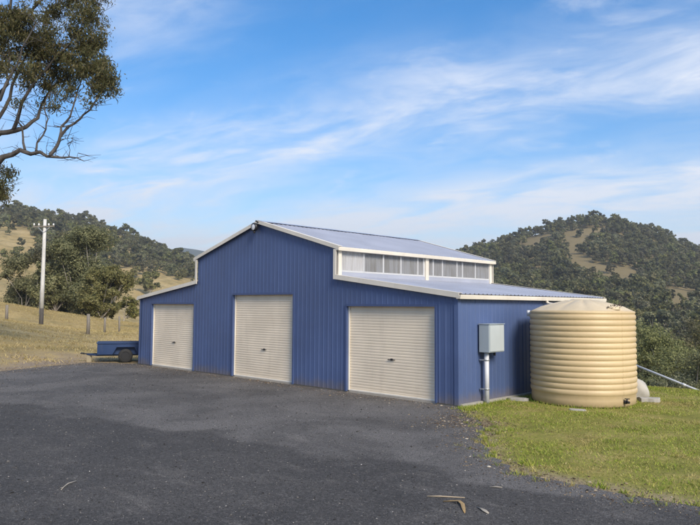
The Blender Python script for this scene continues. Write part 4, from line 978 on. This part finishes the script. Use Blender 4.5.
# ------------------------------------------------------------------ big gum at the top left
def big_gum():
    rr = np.random.default_rng(77); D0 = 26.0
    base = CAM[:2]+HF*26.5+HR*(-17.2); bz = Hz(base[0], base[1])
    t = empty('gum_tree', (base[0], base[1], bz)); tag(t, 'large near gum reaching in from the top left with bare lower branches', 'tree')
    org = np.array([base[0], base[1], bz])
    def P(x, y, dd=0.0): return ray_pt(x, y, D0+dd)-org
    tm = MB(); nodes = []
    def limb(pts, r0, r1, n=8):
        ps = [np.array(p) for p in pts]; fine = [ps[0]]
        for a, b in zip(ps[:-1], ps[1:]):
            L = np.linalg.norm(b-a); m = a*0.5+b*0.5+rr.normal(0, 0.06*L, 3); fine += [m, b]
        k = len(fine); tm.tube(fine, [r0+(r1-r0)*(i/(k-1))**0.8 for i in range(k)], n, caps=False); nodes.extend(fine[2:])
    T0, T1, T2, T3 = np.array([0, 0, -0.4]), np.array([0.2, 0.1, 3.2]), P(-72, 175, 0.4), P(-52, 95, 0.2)
    limb([T0, T1, T2, T3], 0.42, 0.27, 12)
    limb([T2, P(-20, 172, 0), P(3, 157, -.4), P(20, 150, -.6), P(40, 152, -.7), P(55, 157, -.8), P(70, 157, -.8), P(84, 161, -.8)], 0.17, 0.012)
    limb([P(50, 155, -.8), P(57, 146, -.8), P(60, 137, -.9), P(68, 127, -1.0), P(80, 119, -1.0), P(90, 110, -1.1), P(97, 98, -1.1), P(103, 84, -1.1)], 0.075, 0.02)
    limb([P(60, 137, -.9), P(61, 127, -.7), P(70, 117, -.6), P(74, 104, -.5), P(78, 90, -.4), P(84, 72, -.3)], 0.055, 0.018)
    limb([P(58, 143, -.8), P(64, 139, -.8), P(71, 138, -.8)], 0.02, 0.006, 5)
    limb([P(69, 157, -.8), P(70, 150, -.8), P(67, 144, -.8)], 0.02, 0.006, 5); limb([P(77, 158, -.8), P(78, 153, -.8)], 0.012, 0.005, 5)
    limb([P(36, 151, -.7), P(37, 143, -.6), P(46, 129, -.4), P(48, 119, -.3), P(44, 108, -.2), P(50, 92, 0)], 0.045, 0.015)
    limb([P(25, 150, -.6), P(23, 137, -.2), P(18, 122, .1), P(20, 108, .4), P(28, 90, .6)], 0.05, 0.016)
    limb([T3, P(-20, 148, .6), P(0, 133, .8), P(14, 131, .9), P(26, 127, 1.0), P(38, 118, 1.2), P(42, 104, 1.3), P(52, 88, 1.4), P(66, 74, 1.4)], 0.15, 0.025)
    limb([P(-6, 137, .8), P(5, 108, .6), P(12, 86, .5), P(25, 58, .5), P(40, 34, .6), P(50, 8, .6)], 0.09, 0.02)
    limb([P(13, 131, .9), P(22, 102, .4), P(36, 80, .2), P(56, 56, 0), P(76, 36, -.2), P(92, 18, -.2)], 0.08, 0.018)
    limb([T3, P(-30, 70, -.5), P(-8, 40, -.8), P(10, 12, -1.0), P(24, -20, -1.0)], 0.16, 0.03)
    limb([P(-20, 120, -1.5), P(0, 100, -1.7), P(14, 70, -1.8), P(22, 48, -2), P(36, 24, -2)], 0.08, 0.02)
    limb([P(-8, 100, 1.5), P(8, 84, 1.8), P(10, 60, 2.0), P(4, 30, 2.2)], 0.08, 0.02)
    limb([T3, P(-50, 30, 1.0), P(-30, -30, 1.5), P(0, -90, 1.0)], 0.2, 0.04); limb([T3, P(-90, 50, 1.0), P(-130, 0, 1.5), P(-150, -50, 1.0)], 0.18, 0.04)
    limb([T3, P(-70, 20, -2.0), P(-80, -50, -3), P(-60, -120, -3)], 0.18, 0.04); limb([P(-20, 172, 0), P(-10, 183, .2), P(2, 186, .3)], 0.06, 0.02)
    limb([P(-30, 70, -.5), P(10, 30, 0), P(50, -10, .5), P(80, -50, .6)], 0.10, 0.02); limb([P(92, 18, -.2), P(99, 4, 0), P(104, -14, .2)], 0.02, 0.01)
    base_nodes = [np.array(q) for q in nodes]
    for q in base_nodes:                                         # short dead twigs along every limb
        for _ in range(rr.integers(1, 4)):
            L = rr.uniform(0.25, 0.95); dv = rr.normal(size=3); dv[2] = abs(dv[2])*0.8-0.15; dv /= np.linalg.norm(dv)
            a1 = q+dv*L*0.5+rr.normal(0, 0.05, 3); a2 = a1+dv*L*0.5+rr.normal(0, 0.12, 3)
            tm.tube([q, a1, a2], [0.014, 0.009, 0.004], 4, caps=False)
            if rr.uniform() < 0.6: tm.tube([a1, a1+rr.normal(0, 0.16, 3)+dv*0.15], [0.007, 0.003], 3, caps=False)
    # foliage clumps: (px, py, depth, radius in px, weight)
    CL = [(88,18,-.2,17,1),(97,38,-.3,13,1),(84,44,0,15,1),(70,30,-.1,12,.5),(95,58,-.5,11,.9),(102,68,-.9,10,.9),(110,78,-1.1,9,1.1),(113,86,-1.1,6,.7),(98,84,-1,9,.8),(90,72,-.6,12,1),(78,66,-.2,13,1),
          (60,50,.2,15,1.1),(45,40,.4,16,1.2),(56,66,.9,13,1),(66,78,1.3,11,.9),(72,90,-.4,8,.5),(50,88,1.0,9,.6),(30,48,.4,16,1.2),(14,32,-.8,17,1.2),(2,18,-.8,16,1.2),(26,18,-1,15,1),(45,12,.5,14,.8),(62,8,.4,12,.5),(76,-2,.3,14,.8),(92,-4,.1,12,.8),
          (4,50,2,15,1.1),(-6,70,1.7,14,.9),(18,66,-1.8,12,.7),(36,68,.2,13,.9),(28,84,.6,9,.5),(42,100,1.2,6,.3),(60,96,.5,6,.4),(92,98,-1.1,6,.4),(104,90,-1.1,6,.6),(52,106,0,5,.3),(20,104,.4,5,.2),
          (0,184,.2,9,1.0),(6,172,.2,6,.5),(-10,190,.3,12,1),(3,196,.3,8,.8),(-12,168,.2,10,.7),(-25,30,-1,22,1.4),(-30,60,-.5,20,1.2),(-60,20,-1,24,1.4),(-95,0,1,24,1.4),(-130,-10,1.4,24,1.3),(-60,-50,-2,26,1.5),(-10,-50,1,26,1.6),(40,-30,.5,22,1.3),(70,-40,.5,18,1),(10,-100,1,26,1.5),(-60,-120,-2.5,26,1.5),(-110,60,1,20,1),(-140,-60,1,24,1.3)]
    nod = np.array(nodes); cs_ = []; tw = MB()
    for x, y, dp_, r, wt in CL:
        c = P(x, y, dp_); R_ = r*D0/FPX; ns = int(17*wt*(r/12)**1.4)+2
        for _ in range(ns):
            o = rr.normal(size=3); o /= np.linalg.norm(o); q = c+o*R_*rr.uniform(0.15, 1.05)**0.8*np.array([1, 1.25, 0.95])
            j = np.argmin(((nod-q)**2).sum(1)); a = nod[j]
            if np.linalg.norm(a-q) < 2.6:
                m = a*0.4+q*0.6+np.array([0, 0, 0.10])+rr.normal(0, 0.05, 3); tw.tube([a, m, q], [0.012, 0.008, 0.004], 3, caps=False)
            nl = int(rr.uniform(40, 78)); off = rr.normal(0, 0.145, (nl, 3)); off[:, 2] = off[:, 2]*0.8-0.05; cs_.append(q+off)
    C = np.vstack(cs_); V, F = leaf_quads(C, 0.040, 3.9, 1.3, rr)
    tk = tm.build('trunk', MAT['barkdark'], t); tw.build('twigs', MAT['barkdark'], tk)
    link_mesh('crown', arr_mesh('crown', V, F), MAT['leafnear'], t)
    print('big gum leaves', len(C))
big_gum()

# ------------------------------------------------------------------ valley haze
def build_haze():
    o = MB().box(-3800, 3800, -3800, 3800, -60, 330).build('haze')
    m = bpy.data.materials.new('haze_air'); m.use_nodes = True; t = m.node_tree; t.nodes.clear()
    out = t.nodes.new('ShaderNodeOutputMaterial'); v = t.nodes.new('ShaderNodeVolumePrincipled')
    v.inputs['Color'].default_value = (0.90, 0.93, 0.97, 1); v.inputs['Density'].default_value = HAZE; v.inputs['Anisotropy'].default_value = 0.2
    t.links.new(v.outputs[0], out.inputs['Volume']); o.data.materials.append(m)
    tag(o, 'thin pale haze lying over the valley and hills', 'haze', kind='stuff')
HAZE = 0.00026
build_haze()
